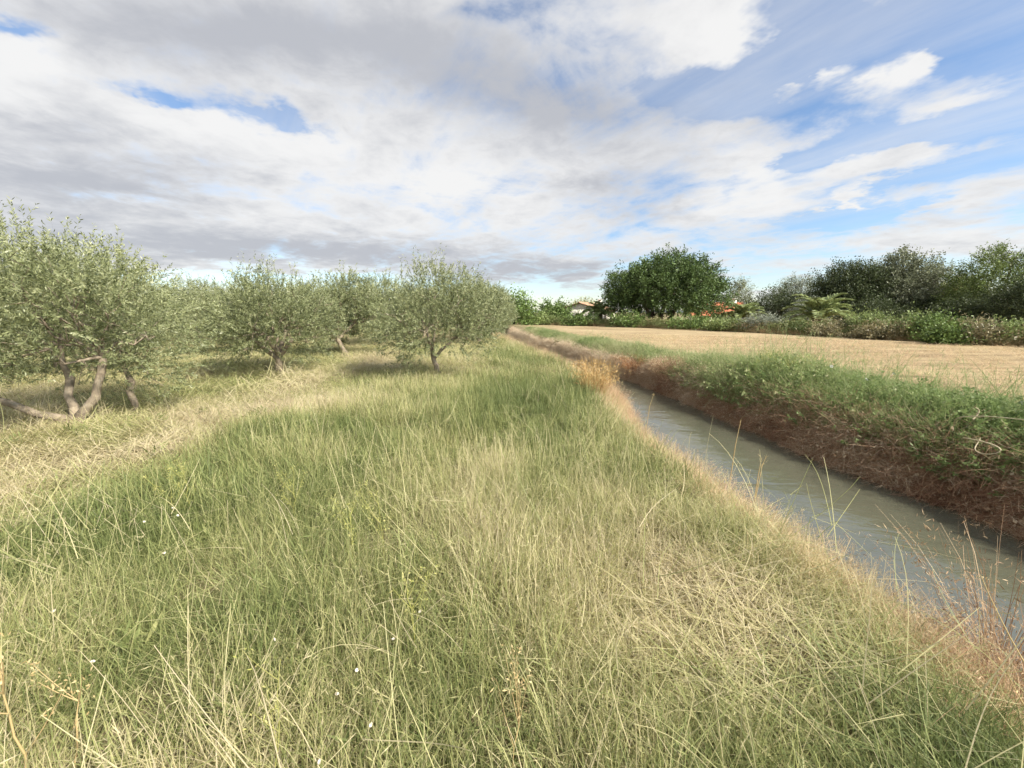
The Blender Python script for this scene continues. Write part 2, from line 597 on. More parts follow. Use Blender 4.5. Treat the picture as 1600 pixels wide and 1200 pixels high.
def build_ground():
    ys = np.concatenate([np.arange(-14, -2, .5), np.arange(-2, 14, .14), np.arange(14, 40, .4), np.arange(40, 110, 2.0), [130, 180, 260, 400, 700, 1200, 2500, 6000]])
    off = np.concatenate([[-6000, -2000, -700, -300, -150, -90], np.arange(-60, -14, 1.5), np.arange(-14, -4.2, .3), np.arange(-4.2, 3.2, .1),
                          np.arange(3.2, 8, .4), np.arange(8, 60, 3.0), [80, 120, 200, 400, 900, 2500, 6000]])
    O, Y = np.meshgrid(off, ys)
    X = O + smooth_tab(Y, _xr)
    Z = ground_z(X, Y)
    n, m = Y.shape
    i, j = np.meshgrid(np.arange(n - 1), np.arange(m - 1), indexing='ij')
    f = np.stack([i * m + j, i * m + j + 1, (i + 1) * m + j + 1, (i + 1) * m + j], -1).reshape(-1, 4)

    def gcol():
        p = geo_pos()
        a = noise(p, 0.55, 6, .6)
        b = noise(p, 9.0, 8, .7)
        c1 = ramp(a, [(.32, (.14, .135, .06)), (.52, (.23, .20, .10)), (.7, (.32, .265, .16))])
        c2 = ramp(b, [(.3, (.08, .064, .042)), (.6, (.24, .20, .12)), (.8, (.40, .35, .22))])
        return mixc(0.55, c1, c2)
    mt = plain_mat('meadow_soil', gcol, 0.95, lambda: (noise(geo_pos(), 30, 6, .7), 0.8, 0.03), 0.05)
    o = obj('ground', make_mesh('ground', np.stack([X, Y, Z], -1).reshape(-1, 3), f, mt, smooth=True))
    tag(o, kind='structure')

    # stubble field right of the ditch, 4 mm and more above the ground sheet
    ys = np.concatenate([np.arange(-12, 30, .5), np.arange(30, 75, 1.5)])
    off = np.concatenate([np.arange(2.6, 10, .4), np.arange(10, 75, 1.6)])
    O, Y = np.meshgrid(off, ys)
    X = O + smooth_tab(Y, _xr)
    Z = ground_z(X, Y) + 0.012 + 0.02 * (fbm(X, Y, .9, 31) - .5) * sstep(2.6, 3.4, O) + 0.02 * sstep(2.6, 3.6, O)
    n, m = Y.shape
    i, j = np.meshgrid(np.arange(n - 1), np.arange(m - 1), indexing='ij')
    f = np.stack([i * m + j, i * m + j + 1, (i + 1) * m + j + 1, (i + 1) * m + j], -1).reshape(-1, 4)

    def fcol():
        p = geo_pos()
        mp = N.tree.nodes.new('ShaderNodeMapping')
        mp.inputs['Rotation'].default_value = (0, 0, R(22))
        mp.inputs['Scale'].default_value = (0.25, 2.6, 1)
        N.tree.links.new(p.s, mp.inputs[0])
        row = noise(N(mp.outputs[0]), 1.0, 6, .6, .5)
        fine = noise(p, 22, 8, .75)
        big = noise(p, .16, 5, .6)
        v = row * 0.55 + fine * 0.40 + big * 0.24 - 0.08
        return ramp(v, [(.40, (.18, .135, .080)), (.52, (.335, .26, .155)), (.66, (.48, .39, .24))])
    mt = plain_mat('stubble_soil', fcol, 0.95, lambda: (noise(geo_pos(), 26, 8, .75), 0.9, 0.05), 0.05)
    o = obj('field', make_mesh('field', np.stack([X, Y, Z], -1).reshape(-1, 3), f, mt, smooth=True))
    tag(o, kind='structure')

    # water
    ys = np.concatenate([np.arange(-12, 30, .5), np.arange(30, 96, 2.0)])
    u = np.linspace(-.7, .6, 8)
    Y, U = np.meshgrid(ys, u, indexing='ij')
    L, Rr = xl(Y), xr(Y)
    X = np.where(U < 0, L + U, np.where(U > 0, Rr + U, 0))
    X = L - .6 + (Rr - L + 1.2) * (U + .7) / 1.3
    Z = np.full_like(X, WATER_Z)
    n, m = Y.shape
    i, j = np.meshgrid(np.arange(n - 1), np.arange(m - 1), indexing='ij')
    f = np.stack([i * m + j, i * m + j + 1, (i + 1) * m + j + 1, (i + 1) * m + j], -1).reshape(-1, 4)
    mt, T, out = new_mat('ditch_water')
    p = T.nodes.new('ShaderNodeBsdfPrincipled')
    c = ramp(noise(geo_pos(), .8, 4, .5), [(.3, (.080, .082, .058)), (.7, (.098, .099, .070))])
    T.links.new(c.s, p.inputs['Base Color'])
    p.inputs['Roughness'].default_value = 0.03
    p.inputs['IOR'].default_value = 1.7
    p.inputs['Specular IOR Level'].default_value = 0.8
    mp = T.nodes.new('ShaderNodeMapping')
    mp.inputs['Scale'].default_value = (1.0, 1.7, 1)
    T.links.new(geo_pos().s, mp.inputs[0])
    v = N(mp.outputs[0])
    h = noise(v, 1.6, 3, .5, .6) * 0.75 + noise(v, 6.5, 4, .55, .8) * 0.25
    b = T.nodes.new('ShaderNodeBump')
    b.inputs['Strength'].default_value = 0.2
    b.inputs['Distance'].default_value = 0.08
    T.links.new(h.s, b.inputs['Height'])
    T.links.new(b.outputs[0], p.inputs['Normal'])
    T.links.new(p.outputs[0], out.inputs[0])
    tag(obj('water', make_mesh('water', np.stack([X, Y, Z], -1).reshape(-1, 3), f, mt, smooth=True)), kind='structure')

    # far low hills on the horizon
    th = np.linspace(R(-75), R(75), 160)
    Rr = 5200
    hgt = 10 + 120 * np.clip(fbm(th * 900, th * 0, 160, 41) - .38, 0, 1) + 25 * vnoise(th * 900, th * 0, 40, 44)
    lo = np.stack([np.sin(th) * Rr, np.cos(th) * Rr, th * 0 - 5], -1)
    hi = np.stack([np.sin(th) * (Rr + 500), np.cos(th) * (Rr + 500), hgt], -1)
    bk = np.stack([np.sin(th) * (Rr + 1500), np.cos(th) * (Rr + 1500), th * 0 - 5], -1)
    k = np.arange(len(th) - 1); q = len(th)
    f = np.concatenate([np.stack([k, k + 1, q + k + 1, q + k], -1), np.stack([q + k, q + k + 1, 2 * q + k + 1, 2 * q + k], -1)])
    mt = plain_mat('far_hills', lambda: ramp(noise(geo_pos(), .004, 5, .6), [(.3, (.10, .13, .15)), (.7, (.18, .20, .20))]), 1.0)
    tag(obj('hills', make_mesh('hills', np.concatenate([lo, hi, bk]), f, mt, smooth=True)), kind='structure')


build_ground()

# ------------------------------------------------------------------ grass clumps
def U(a, b, n): return rng.uniform(a, b, n)


def disc(n, r):
    q, a = r * np.sqrt(rng.random(n)), U(0, 2 * PI, n)
    return np.stack([q * np.cos(a), q * np.sin(a), np.full(n, -0.015)], -1)


def clump(n, rad, h, w, lean=(.05, .85), curl=(-.4, 1.7), seg=4, straw=.2, mat=None, stalks=0):
    g = Geo()
    b = disc(n, rad)
    tone = np.clip(rng.normal(.42, .24, n), 0, 1)
    tone[rng.random(n) < straw] = U(.75, 1, 1)[0]
    outw = np.arctan2(b[:, 1], b[:, 0]) + rng.normal(0, 1.1, n)
    g.blades(b, outw, U(*lean, n), U(*curl, n), U(.45, 1.0, n) * h, w * U(.6, 1.15, n), tone, seg, .15, rng.normal(0, 1.2, n))
    if stalks:                                                   # flowering stems with a loose head
        k = stalks
        b = disc(k, rad)
        a, le, cu, ln = U(0, 2 * PI, k), U(.02, .4, k), U(0, .5, k), U(1.0, 1.5, k) * h
        g.blades(b, a, le, cu, ln, np.full(k, w * .7), U(.6, 1, k), seg, .5)
        for q in range(k):
            th = le[q] + cu[q] * .8
            tip = b[q] + np.array([math.sin(th) * math.cos(a[q]), math.sin(th) * math.sin(a[q]), math.cos(th)]) * ln[q] * .92
            m = 5
            d = rng.normal(0, .55, (m, 3)) + np.array([0, 0, .8])
            g.leaves(tip + rng.normal(0, .012, (m, 3)), d, U(.018, .04, m) * h / .3, .0022 * h / .3, U(.7, 1, m), rng)
    return g.mesh('grass_clump', mat)


def hay(n, rad, mat, w=.003, ln=.22):
    g = Geo()
    b = disc(n, rad)
    b[:, 2] = U(.0, .05, n)
    g.blades(b, U(0, 2 * PI, n), U(1.05, 1.6, n), U(-.3, .5, n), U(.5, 1.3, n) * ln, w * U(.7, 1.3, n), U(.3, .95, n), 3, .5, rng.normal(0, .4, n))
    return g.mesh('hay_clump', mat)


def leafy(n_st, rad, h, leaf, mat, n_leaf=16, grass=20):
    g = Geo()
    b = disc(n_st, rad)
    for q in range(n_st):
        a, le = U(0, 2 * PI, 1)[0], U(.0, .7, 1)[0]
        ln = h * U(.5, 1, 1)[0]
        s = np.linspace(0, 1, 6)
        th = le + s * U(0, .9, 1)[0]
        P = b[q] + np.stack([np.cumsum(np.sin(th)) * math.cos(a), np.cumsum(np.sin(th)) * math.sin(a), np.cumsum(np.cos(th))], -1) * ln / 6
        g.tube(P, np.linspace(.004, .0015, 6), 3, .6)
        k = n_leaf
        tt = U(.15, 1, k) * 4.99
        i = tt.astype(int)
        p = P[i] + (P[np.minimum(i + 1, 5)] - P[i]) * (tt - i)[:, None]
        d = rng.normal(0, 1, (k, 3)) * [1, 1, .5] + [0, 0, .25]
        g.leaves(p, d, leaf * U(.6, 1.3, k), leaf * .55 * U(.7, 1.2, k), np.clip(rng.normal(.5, .2, k), 0, 1), rng, -.12)
    if grass:
        g.blades(disc(grass, rad), U(0, 2 * PI, grass), U(.05, .5, grass), U(.2, 1.4, grass), U(.5, 1.1, grass) * h, U(.003, .006, grass), U(.3, .9, grass), 4, .15)
    return g.mesh('weed_clump', mat)


def dead_stems(n, rad, ln, mat, w=.004, leaves=10):
    """stems that arch out and hang down the bank"""
    g = Geo()
    b = disc(n, rad)
    b[:, 2] = U(-.02, .06, n)
    g.blades(b, rng.normal(PI, 1.1, n), U(.1, 1.2, n), U(.6, 2.2, n), U(.4, 1.1, n) * ln, w * U(.5, 1.3, n), np.clip(rng.normal(.45, .24, n), 0, 1), 5, .5, rng.normal(0, .6, n))
    if leaves:
        p = disc(leaves, rad * 1.1)
        p[:, 2] = U(.02, ln * .5, leaves)
        g.leaves(p, rng.normal(0, 1, (leaves, 3)), U(.03, .065, leaves), U(.014, .036, leaves), U(.3, 1, leaves), rng, .2)
    return g.mesh('dead_clump', mat)


near = [clump(42, .13, .32, .0043, stalks=0, mat=M_grass) for _ in range(4)] + \
       [clump(36, .13, .34, .0040, (.1, 1.25), (-.3, 2.0), 5, .35, M_grass, 3) for _ in range(3)] + \
       [hay(34, .2, M_grass, .0042) for _ in range(2)]
mid = [clump(52, .22, .32, .0085, mat=M_grass, seg=3) for _ in range(3)] + \
      [clump(44, .22, .34, .0078, (.1, .8), (.2, 1.3), 3, .35, M_grass, 4) for _ in range(2)] + \
      [hay(60, .3, M_grass, .006, .24) for _ in range(2)]
far = [clump(90, .5, .32, .011, mat=M_grass, seg=2) for _ in range(3)] + [hay(80, .55, M_grass, .009, .4) for _ in range(2)]


def jgrid(x0, x1, y0, y1, s):
    gx, gy = np.meshgrid(np.arange(x0, x1, s), np.arange(y0, y1, s))
    return gx.ravel() + U(-.55, .55, gx.size) * s, gy.ravel() + U(-.55, .55, gx.size) * s


def meadow_maps(x, y):
    """dryness 0..1, height factor, mown 0..1 of the meadow left of the ditch"""
    l = xl(y)
    n1, n2, n3 = fbm(x, y, 2.4, 51), fbm(x, y, .8, 52), vnoise(x, y, .3, 53)
    dry = .36 + (n1 - .5) * .50 + (n2 - .5) * .70 + (n3 - .5) * .35
    # lane along the trees: mown, straw coloured
    lane = sstep(-3.0, -4.3, x + .5 * (fbm(x, y, 1.5, 54) - .5)) * sstep(1.5, 4.0, y)
    under = sstep(9.0, 11.5, y + .8 * (fbm(x, y, 2, 55) - .5)) * sstep(-.2, -1.4, x)
    mown = np.maximum(lane, under * .85)
    flat = .9 * np.exp(-((x - 1.12) ** 2 + (y - 1.62) ** 2) / (2 * .38 ** 2)) + .5 * np.exp(-((x - 1.35) ** 2 + (y - 2.9) ** 2) / (2 * .3 ** 2))
    mown = np.maximum(mown, flat)
    dry = dry + .17 * mown + .26 * np.exp(-((x + 4.35 + .3 * np.sin(y)) / .55) ** 2) * sstep(2, 3.5, y)
    # straw patches in the tall grass
    for (cx, cy, s, a) in ((.3, 3.6, .8, .17), (1.15, 1.75, .45, .36), (-.4, 2.6, .6, .10), (-2.6, 1.5, .5, .06), (-3.4, 6.4, 1.0, .22), (-2.2, 7.6, .9, .2),
                           (-1.8, 4.6, 1.1, -.22), (-2.9, 2.4, .8, -.12), (.9, 6.5, .8, -.06), (1.5, 1.2, .3, -.25), (1.6, 3.2, .35, -.2), (.2, 5.4, .8, -.14), (-.8, 6.5, 1.0, -.1)):
        dry = dry + a * np.exp(-((x - cx) ** 2 + (y - cy) ** 2) / (2 * s * s))
    crest = np.exp(-((x - (l - .50)) / .38) ** 2)
    dry = dry + .35 * crest
    hgt = (.62 + .75 * fbm(x, y, .7, 56)) * (1 - .68 * mown)
    hgt = hgt * (1 - .5 * crest) * (1 - .35 * sstep(l - .6, l - .15, x))
    return np.clip(dry, 0.02, 1), hgt, mown


def slope_rot(x, y, n, tilt=.25):
    return np.stack([rng.normal(0, tilt, n), rng.normal(0, tilt, n), U(0, 2 * PI, n)], -1)


def meadow(name, box, s, rmin, rmax, variants, n_tall, base_scale, label, hay_cut=.5):
    x, y = jgrid(*box, s)
    r = np.hypot(x, y)
    ok = (r >= rmin) & (r < rmax) & (x < xl(y) - .12) & ((r < 2.6) | (y > -.2 * np.abs(x) - .3))
    ok &= (np.abs(x) < 1.75 * np.maximum(y, 0) + 3.0)
    x, y = x[ok], y[ok]
    gap = rng.random(len(x)) > np.maximum(.75 * sstep(.58, .72, fbm(x, y, .45, 58)), .72 * sstep(-.75, -.45, x - xl(y)))
    x, y = x[gap], y[gap]
    dry, hgt, mown = meadow_maps(x, y)
    n = len(x)
    idx = rng.integers(0, n_tall, n)
    lay = rng.random(n) < np.clip(mown * .55 + .15, 0, 1)
    idx[lay] = rng.integers(n_tall, len(variants), lay.sum())
    dry = np.clip(dry + np.where(lay, .06, 0) + rng.normal(0, .07, n), 0, 1)
    sc = np.where(lay, U(.8, 1.3, n), hgt * U(.75, 1.2, n)) * base_scale
    sxy = np.where(lay, sc, np.maximum(sc, .75 * base_scale))
    z = ground_z(x, y)
    rot = slope_rot(x, y, n, .16)
    return scatter(name, np.stack([x, y, z], -1), variants, idx, rot, np.stack([sxy, sxy, sc], -1), dry, label, 'grass')


meadow('grass', (-6, 3.2, -3, 5.0), .072, 0.35, 3.6, near, 7, 1.0, 'tangled green and straw grass nearest the camera')
meadow('grass', (-15, 3.2, -1, 9.5), .115, 3.6, 8.5, mid, 5, .95, 'green and yellow meadow grass between ditch and olive trees')
meadow('grass', (-34, 4, 3, 24), .26, 8.5, 22, far, 3, .85, 'pale mown grass under the olive trees')
meadow('grass', (-75, 4, 10, 72), .75, 22, 75, far, 3, 1.35, 'far grass between the back rows of olive trees')

# dry golden fringe along the crest of the near bank
gold = [clump(34, .12, .28, .0048, (.3, 1.2), (.4, 1.5), 4, .3, M_gold, 2) for _ in range(3)] + [dead_stems(30, .12, .32, M_gold, .0042, 0)]
y = np.concatenate([U(.2, 4.5, 1700), U(4.5, 14, 2400), U(14, 34, 900)])
k = rng.normal(-.44, .20, len(y))
x = xl(y) + k
keep = (x < xl(y) + .12)
x, y, k = x[keep], y[keep], k[keep]
n = len(x)
z = np.maximum(ground_z(x, y), WATER_Z - .03)
rot = np.stack([rng.normal(0, .2, n), rng.normal(.30, .25, n), rng.normal(0, .9, n)], -1)
far_f = 1 + sstep(5, 20, y) * .7
s = U(.6, 1.0, n) * far_f
dry = np.clip(.34 + .6 * fbm(x, y, 1.1, 61) + .25 * sstep(-.35, .0, k) + rng.normal(0, .1, n) - .35 * (vnoise(x, y, .9, 63) > .72), 0, 1)
scatter('dry_grass', np.stack([x, y, z], -1), gold, rng.integers(0, 4, n), rot, np.stack([s, s, s], -1), dry, 'golden dry grass hanging over the near ditch edge', 'dry grass')

# far bank: dead red-brown stems low, green weeds on the ridge
dead = [dead_stems(46, .16, .40, M_dead, .0064, 34) for _ in range(4)] + [dead_stems(36, .18, .58, M_dead, .005, 16) for _ in range(2)]
y = np.concatenate([U(-1, 8, 3600), U(8, 20, 2400), U(20, 42, 1200)])
k = U(.10, .95, len(y))
k = np.where(y > 12, .10 + (k - .1) * .6, k)
x = xr(y) + k
n = len(x)
z = np.maximum(ground_z(x, y), WATER_Z - .02)
rot = np.stack([rng.normal(0, .3, n), rng.normal(-.55, .3, n), rng.normal(0, .7, n)], -1)
s = U(.6, 1.1, n) * (1 + sstep(8, 25, y) * .15) * (.6 + .4 * sstep(.1, .4, k))
rust = np.exp(-((y - 11.8) / 1.1) ** 2) * sstep(.3, .6, k)
dry = np.clip(.22 + .85 * fbm(x, y, .7, 71) + .10 * sstep(.3, .9, k) + .5 * sstep(11, 15, y) * (1 - .4 * rust) + rng.normal(0, .12, n), 0, 1)
scatter('dead_vegetation', np.stack([x, y, z], -1), dead, rng.integers(0, 6, n), rot, np.stack([s, s, s], -1), dry, 'dead red brown stems matted down the far ditch bank', 'dead stems')

weed = [leafy(8, .17, .46, .048, M_weed, 20, 22) for _ in range(3)] + [clump(50, .16, .60, .0075, (.05, .9), (.2, 2.0), 5, .12, M_weed, 2) for _ in range(4)]
y = np.concatenate([U(-.5, 10.6, 3900), U(10.6, 19, 1000), U(17, 34, 900)])
k = np.where(y < 10.6, U(.48, 2.35, len(y)) + .3 * (fbm(y, y * 0, .8, 79) - .5), U(.55, 2.2, len(y)))
x = xr(y) + k
n = len(x)
edge = .12 * (fbm(y, y * 0, 1.0, 75) - .5)
z = ground_z(x, y)
rot = np.stack([rng.normal(0, .2, n), np.where(k < .9, -.5, -.05) + rng.normal(0, .25, n), U(0, 2 * PI, n)], -1)
s = U(.6, 1.2, n) * (.70 + .65 * fbm(x, y, 1.0, 76)) * (1 - .45 * sstep(1.7, 2.4, k)) * (1 + .30 * np.exp(-((y - 8.2) / .9) ** 2)) * np.where(y > 10.6, .75, 1)
dry = np.clip(.18 + .80 * fbm(x, y, 1.4, 77) + rng.normal(0, .1, n) + np.where(y > 10.6, .22, 0) + .25 * sstep(1.9, 2.4, k), 0, 1)
scatter('weeds', np.stack([x, y, z], -1), weed, rng.choice(7, n, p=[.19, .19, .19, .11, .11, .11, .10]), rot, np.stack([s, s, s], -1), dry, 'lush green weeds along the ridge of the far bank', 'weeds')

# stubble and straw on the field
stub = [hay(40, .30, M_gold, .008, .2) for _ in range(2)] + [clump(26, .25, .09, .006, (.1, .5), (0, .4), 2, .5, M_gold) for _ in range(2)]
x, y = jgrid(2, 34, 1, 30, .36)
ok = (x > xr(y) + 2.3) & (np.hypot(x, y) < 30) & (x < 1.6 * y + 3)
x, y = x[ok], y[ok]
n = len(x)
s = U(.8, 1.3, n)
scatter('stubble', np.stack([x, y, ground_z(x, y) + .02], -1), stub, rng.integers(0, 4, n), slope_rot(x, y, n, .1), np.stack([s, s, s], -1),
        np.clip(.25 + .5 * fbm(x, y, 2.5, 81) + rng.normal(0, .1, n), 0, 1), 'cut straw stubble scattered over the tan field', 'stubble')

# pale fallen leaves caught on the far bank
lf = []
for q in range(3):
    g = Geo()
    g.leaves(np.zeros((1, 3)), np.array([[1, 0, .15 * q]]), .085, .06, U(.3, 1, 1), rng, .2)
    lf.append(g.mesh('fallen_leaf', M_leaflit))
n = 260
y = U(1.5, 11, n); x = xr(y) + U(.02, .7, n)
scatter('fallen_leaves', np.stack([x, y, np.maximum(ground_z(x, y), WATER_Z) + U(.1, .24, n)], -1), lf, rng.integers(0, 3, n), rng.normal(0, .8, (n, 3)) + [0, -.6, 0],
        np.repeat(U(.35, .85, n)[:, None], 3, 1), U(.2, .9, n), 'pale dry leaves caught among dead stems on the bank', 'fallen leaves')

# long loose straws and broken stems lying across the near grass
def straws(k):
    g = Geo()
    b = disc(k, .25)
    b[:, 2] = U(.02, .2, k)
    g.blades(b, U(0, 2 * PI, k), U(.25, 1.45, k), U(-.9, 1.1, k), U(.25, .6, k), U(.0026, .0044, k), U(.2, .9, k), 6, .5, rng.normal(0, .6, k))
    q = 3                                                        # stems broken over at a knee
    b2 = disc(q, .2)
    a = U(0, 2 * PI, q)
    g.blades(b2, a, U(.1, .4, q), U(0, .2, q), np.full(q, .26), np.full(q, .0028), U(.5, 1, q), 2, .9)
    tip = b2 + np.stack([np.cos(a) * .07, np.sin(a) * .07, np.full(q, .24)], -1)
    g.blades(tip, a + rng.normal(0, .6, q), U(1.3, 1.9, q), U(0, .3, q), U(.15, .35, q), np.full(q, .0026), U(.5, 1, q), 3, .3)
    return g.mesh('straw_clump', M_grass)


def rosette(k):
    g = Geo()
    a = U(0, 2 * PI, k)
    d = np.stack([np.cos(a), np.sin(a), U(.3, 1.6, k)], -1)
    g.leaves(np.zeros((k, 3)) + [0, 0, .04] + rng.normal(0, .03, (k, 3)), d, U(.06, .14, k), U(.010, .024, k), U(.1, .7, k), rng, -.15)
    return g.mesh('rosette', M_grass)


st = [straws(7) for _ in range(5)] + [rosette(12) for _ in range(2)]
x, y = jgrid(-7, 2.6, -1, 7, .21)
ok = (np.hypot(x, y) > .7) & (x < xl(y) - .8) & (np.abs(x) < 1.75 * np.maximum(y, 0) + 2) & (rng.random(len(x)) < np.where(np.hypot(x, y) < 4, .40, .22))
x, y = x[ok], y[ok]
n = len(x)
ix = np.where((rng.random(n) < .22) & (x < .3), rng.integers(5, 7, n), rng.integers(0, 5, n))
s = U(.75, 1.15, n)
scatter('loose_straw', np.stack([x, y, ground_z(x, y) + np.where(ix > 4, .04, U(.0, .16, n))], -1), st, ix, slope_rot(x, y, n, .2), np.stack([s, s, s], -1),
        np.where(ix > 4, U(.2, .45, n), U(.45, .85, n)), 'long pale straws and broken stems crossing the near grass', 'straw')

# ------------------------------------------------------------------ olive trees
def unit(v):
    return v / (np.linalg.norm(v, axis=-1, keepdims=True) + 1e-9)


def limb(p0, p1, r0, r1, n=7, wob=.06, sag=0.0, rg=rng):
    s = np.linspace(0, 1, n)[:, None]
    p0, p1 = np.asarray(p0, float), np.asarray(p1, float)
    L = np.linalg.norm(p1 - p0)
    w = rg.normal(0, wob * L, (n, 3)) * np.sin(s * PI)
    P = p0 + (p1 - p0) * s + w + np.array([0, 0, 1]) * (np.sin(s * PI) * sag * L)
    return P, r0 + (r1 - r0) * s[:, 0] ** .8


def olive(seed, H, Rx, stems, crown_lo, n_twig, leaf, peak=(0, 0), n_leaf=26, shoots=26, clear=()):
    """stems: list of polylines (point, radius); crown from crown_lo to H"""
    rg = np.random.default_rng(seed)
    tg, cg = Geo(), Geo()
    tips = []
    for st in stems:
        P = np.array([q[:3] for q in st], float); rad = np.array([q[3] for q in st], float)
        s = np.linspace(0, len(P) - 1, 9)
        PP = np.stack([np.interp(s, np.arange(len(P)), P[:, k]) for k in range(3)], -1) + rg.normal(0, .012, (9, 3))
        PP[0] = P[0]
        tg.tube(PP, np.interp(s, np.arange(len(P)), rad) * (1 + .12 * rg.normal(size=9)), 9)
        tips.append((PP[-1], rad[-1]))
    Hc = H - .35                                                       # rounded mass, shoots rise above it
    zc, rz = crown_lo + (Hc - crown_lo) * .46, (Hc - crown_lo) * .54
    lob = []
    for k in range(15):
        a = 2 * PI * k / 15 * 2.4 + rg.normal(0, .3)
        e = rg.uniform(-.75, .95)
        q = np.array([math.cos(a) * math.cos(e) * Rx * .62, math.sin(a) * math.cos(e) * Rx * .62, zc + math.sin(e) * rz * .68])
        lob.append((q, Rx * rg.uniform(.26, .46)))
    lob.append((np.array([peak[0], peak[1], Hc - .38]), Rx * .36))
    lob.append((np.array([0, 0, zc]), Rx * .55))
    for (q, r) in lob:                                                  # a branch into every bough
        t0, r0 = tips[int(np.argmin([np.linalg.norm(q[:2] - t[0][:2]) for t in tips]))]
        P, rad = limb(t0, q, max(r0 * .55, .018), .008, 8, .07, .08, rg)
        tg.tube(P, rad, 5)
        for _ in range(4):
            i = rg.integers(3, 8)
            P2, r2 = limb(P[i], q + unit(rg.normal(size=3) + [0, 0, .4]) * r * .95, .009, .003, 5, .08, .05, rg)
            tg.tube(P2, r2, 4)
    w = np.array([r ** 2 for _, r in lob]); w /= w.sum()
    li = rg.choice(len(lob), n_twig, p=w)
    C = np.array([l[0] for l in lob])[li]; rr = np.array([l[1] for l in lob])[li]
    d = unit(rg.normal(size=(n_twig, 3)) * [1, 1, .85] + [0, 0, .15])
    p = C + d * (rr * rg.uniform(.25, 1.0, n_twig) ** .55)[:, None]
    out = unit(p - np.array([0, 0, zc - .3]))
    td = unit(out * .75 + d * .35 + rg.normal(0, .38, (n_twig, 3)) + np.array([0, 0, .30]))
    td[rg.random(n_twig) < .13] *= [1, 1, -.9]                          # drooping sprays
    tl = rg.uniform(.18, .42, n_twig)
    low = p[:, 2] < crown_lo + .02
    p[low, 2] = crown_lo + rg.uniform(-.12, .25, low.sum())
    keep = np.ones(n_twig, bool)
    for (x0, x1, zm) in clear:                                          # open under the boughs round the stem
        keep &= ~((p[:, 0] > x0) & (p[:, 0] < x1) & (p[:, 1] < .5) & (p[:, 2] + np.minimum(td[:, 2], 0) * tl < zm))
    p, td, tl = p[keep], td[keep], tl[keep]
    n_twig = len(p)
    # tall upright shoots
    m = shoots
    a = rg.uniform(0, 2 * PI, m); q = Rx * rg.uniform(.0, .8, m) ** .8
    top = np.stack([np.cos(a) * q + peak[0] * .6, np.sin(a) * q + peak[1] * .6, 0 * a], -1)
    top[:, 2] = zc + rz * np.sqrt(np.clip(1 - (q / (Rx * 1.05)) ** 2, .05, 1)) * .92 - .1
    pk = top[:, :2] - np.array(peak)
    near_pk = np.exp(-(pk ** 2).sum(1) / (Rx * .45) ** 2)
    p = np.concatenate([p, top])
    td = np.concatenate([td, unit(rg.normal(0, .18, (m, 3)) + [0, 0, 1])])
    tl = np.concatenate([tl, rg.uniform(.3, .6, m) + near_pk * .38])
    nt = len(p)
    # stems of the sprays
    side = unit(np.cross(td, rg.normal(size=(nt, 3)))) * .0025
    e = p + td * tl[:, None]
    cg.add(np.stack([p - side, p + side, e + side * .3, e - side * .3], 1).reshape(-1, 3), np.arange(nt * 4).reshape(-1, 4), .55)
    nl = np.where(np.arange(nt) >= n_twig, int(n_leaf * 1.15), n_leaf)
    ti = np.repeat(np.arange(nt), nl)
    s = rg.uniform(.08, 1.02, len(ti))
    lp = p[ti] + td[ti] * (tl[ti] * s)[:, None]
    perp = unit(np.cross(td[ti], rg.normal(size=(len(ti), 3))))
    ld = td[ti] * .75 + perp * .75 + rg.normal(0, .2, (len(ti), 3))
    twt = rg.normal(.5, .13, nt)
    tone = np.clip(twt[ti] + rg.normal(0, .16, len(ti)) + .12 * (s > .8), 0, 1)
    cg.leaves(lp, ld, leaf * rg.uniform(.7, 1.25, len(ti)), leaf * .23 * rg.uniform(.8, 1.2, len(ti)), tone, rg, .1)
    return tg.mesh('olive_trunk', M_bark, True), cg.mesh('olive_crown', M_olive)


def plant_tree(name, tm, cm, loc, rz, sc, label, cat, group=None):
    e = empty(name, loc, rz, sc)
    obj('trunk', tm, e)
    obj('crown', cm, e)
    tag(e, label, cat, group)
    return e


v_stems = [[(.05, 0, -.08, .085), (.0, 0, .06, .075), (-.30, -.12, .22, .058), (-.85, -.2, .48, .046), (-1.2, -.2, .85, .034)],
           [(.06, .02, -.05, .08), (.12, .0, .12, .066), (.34, .05, .45, .052), (.50, .1, .95, .038)],
           [(.0, .0, .05, .07), (-.12, .15, .15, .058), (-.35, .35, .7, .04), (-.4, .4, 1.1, .03)],
           [(.15, .75, -.05, .045), (.15, .76, .5, .04), (.1, .7, 1.0, .03)]]
post = [[(0, 0, -.08, .105), (.0, 0, .05, .085), (.01, 0, .3, .072), (.02, .02, .48, .075)],
        [(.02, .02, .42, .075), (-.15, -.05, .62, .06), (-.45, -.1, .9, .05)],
        [(.02, .02, .42, .07), (.06, .1, .75, .055), (.15, .25, 1.1, .04)], [(.02, .02, .44, .06), (.3, .0, .8, .045), (.55, .1, 1.1, .035)]]
slim = [[(.03, 0, -.08, .085), (0, 0, .05, .07), (-.08, 0, .34, .062), (-.13, .02, .52, .06)],
        [(-.13, .02, .48, .05), (.12, .0, .72, .042), (.5, .05, 1.05, .035)], [(-.13, .02, .48, .05), (-.22, .1, .9, .04), (-.3, .2, 1.2, .03)],
        [(-.13, .02, .48, .045), (-.1, -.1, .95, .035), (.0, -.1, 1.3, .03)]]
lean = [[(.1, 0, -.08, .11), (.06, 0, .1, .09), (-.12, 0, .45, .08), (-.2, 0, .7, .075)],
        [(-.2, 0, .66, .06), (.05, .1, .9, .05), (.4, .2, 1.2, .04)], [(-.2, 0, .66, .06), (-.5, -.1, 1.0, .045)], [(-.2, 0, .66, .05), (-.1, -.2, 1.2, .04)]]

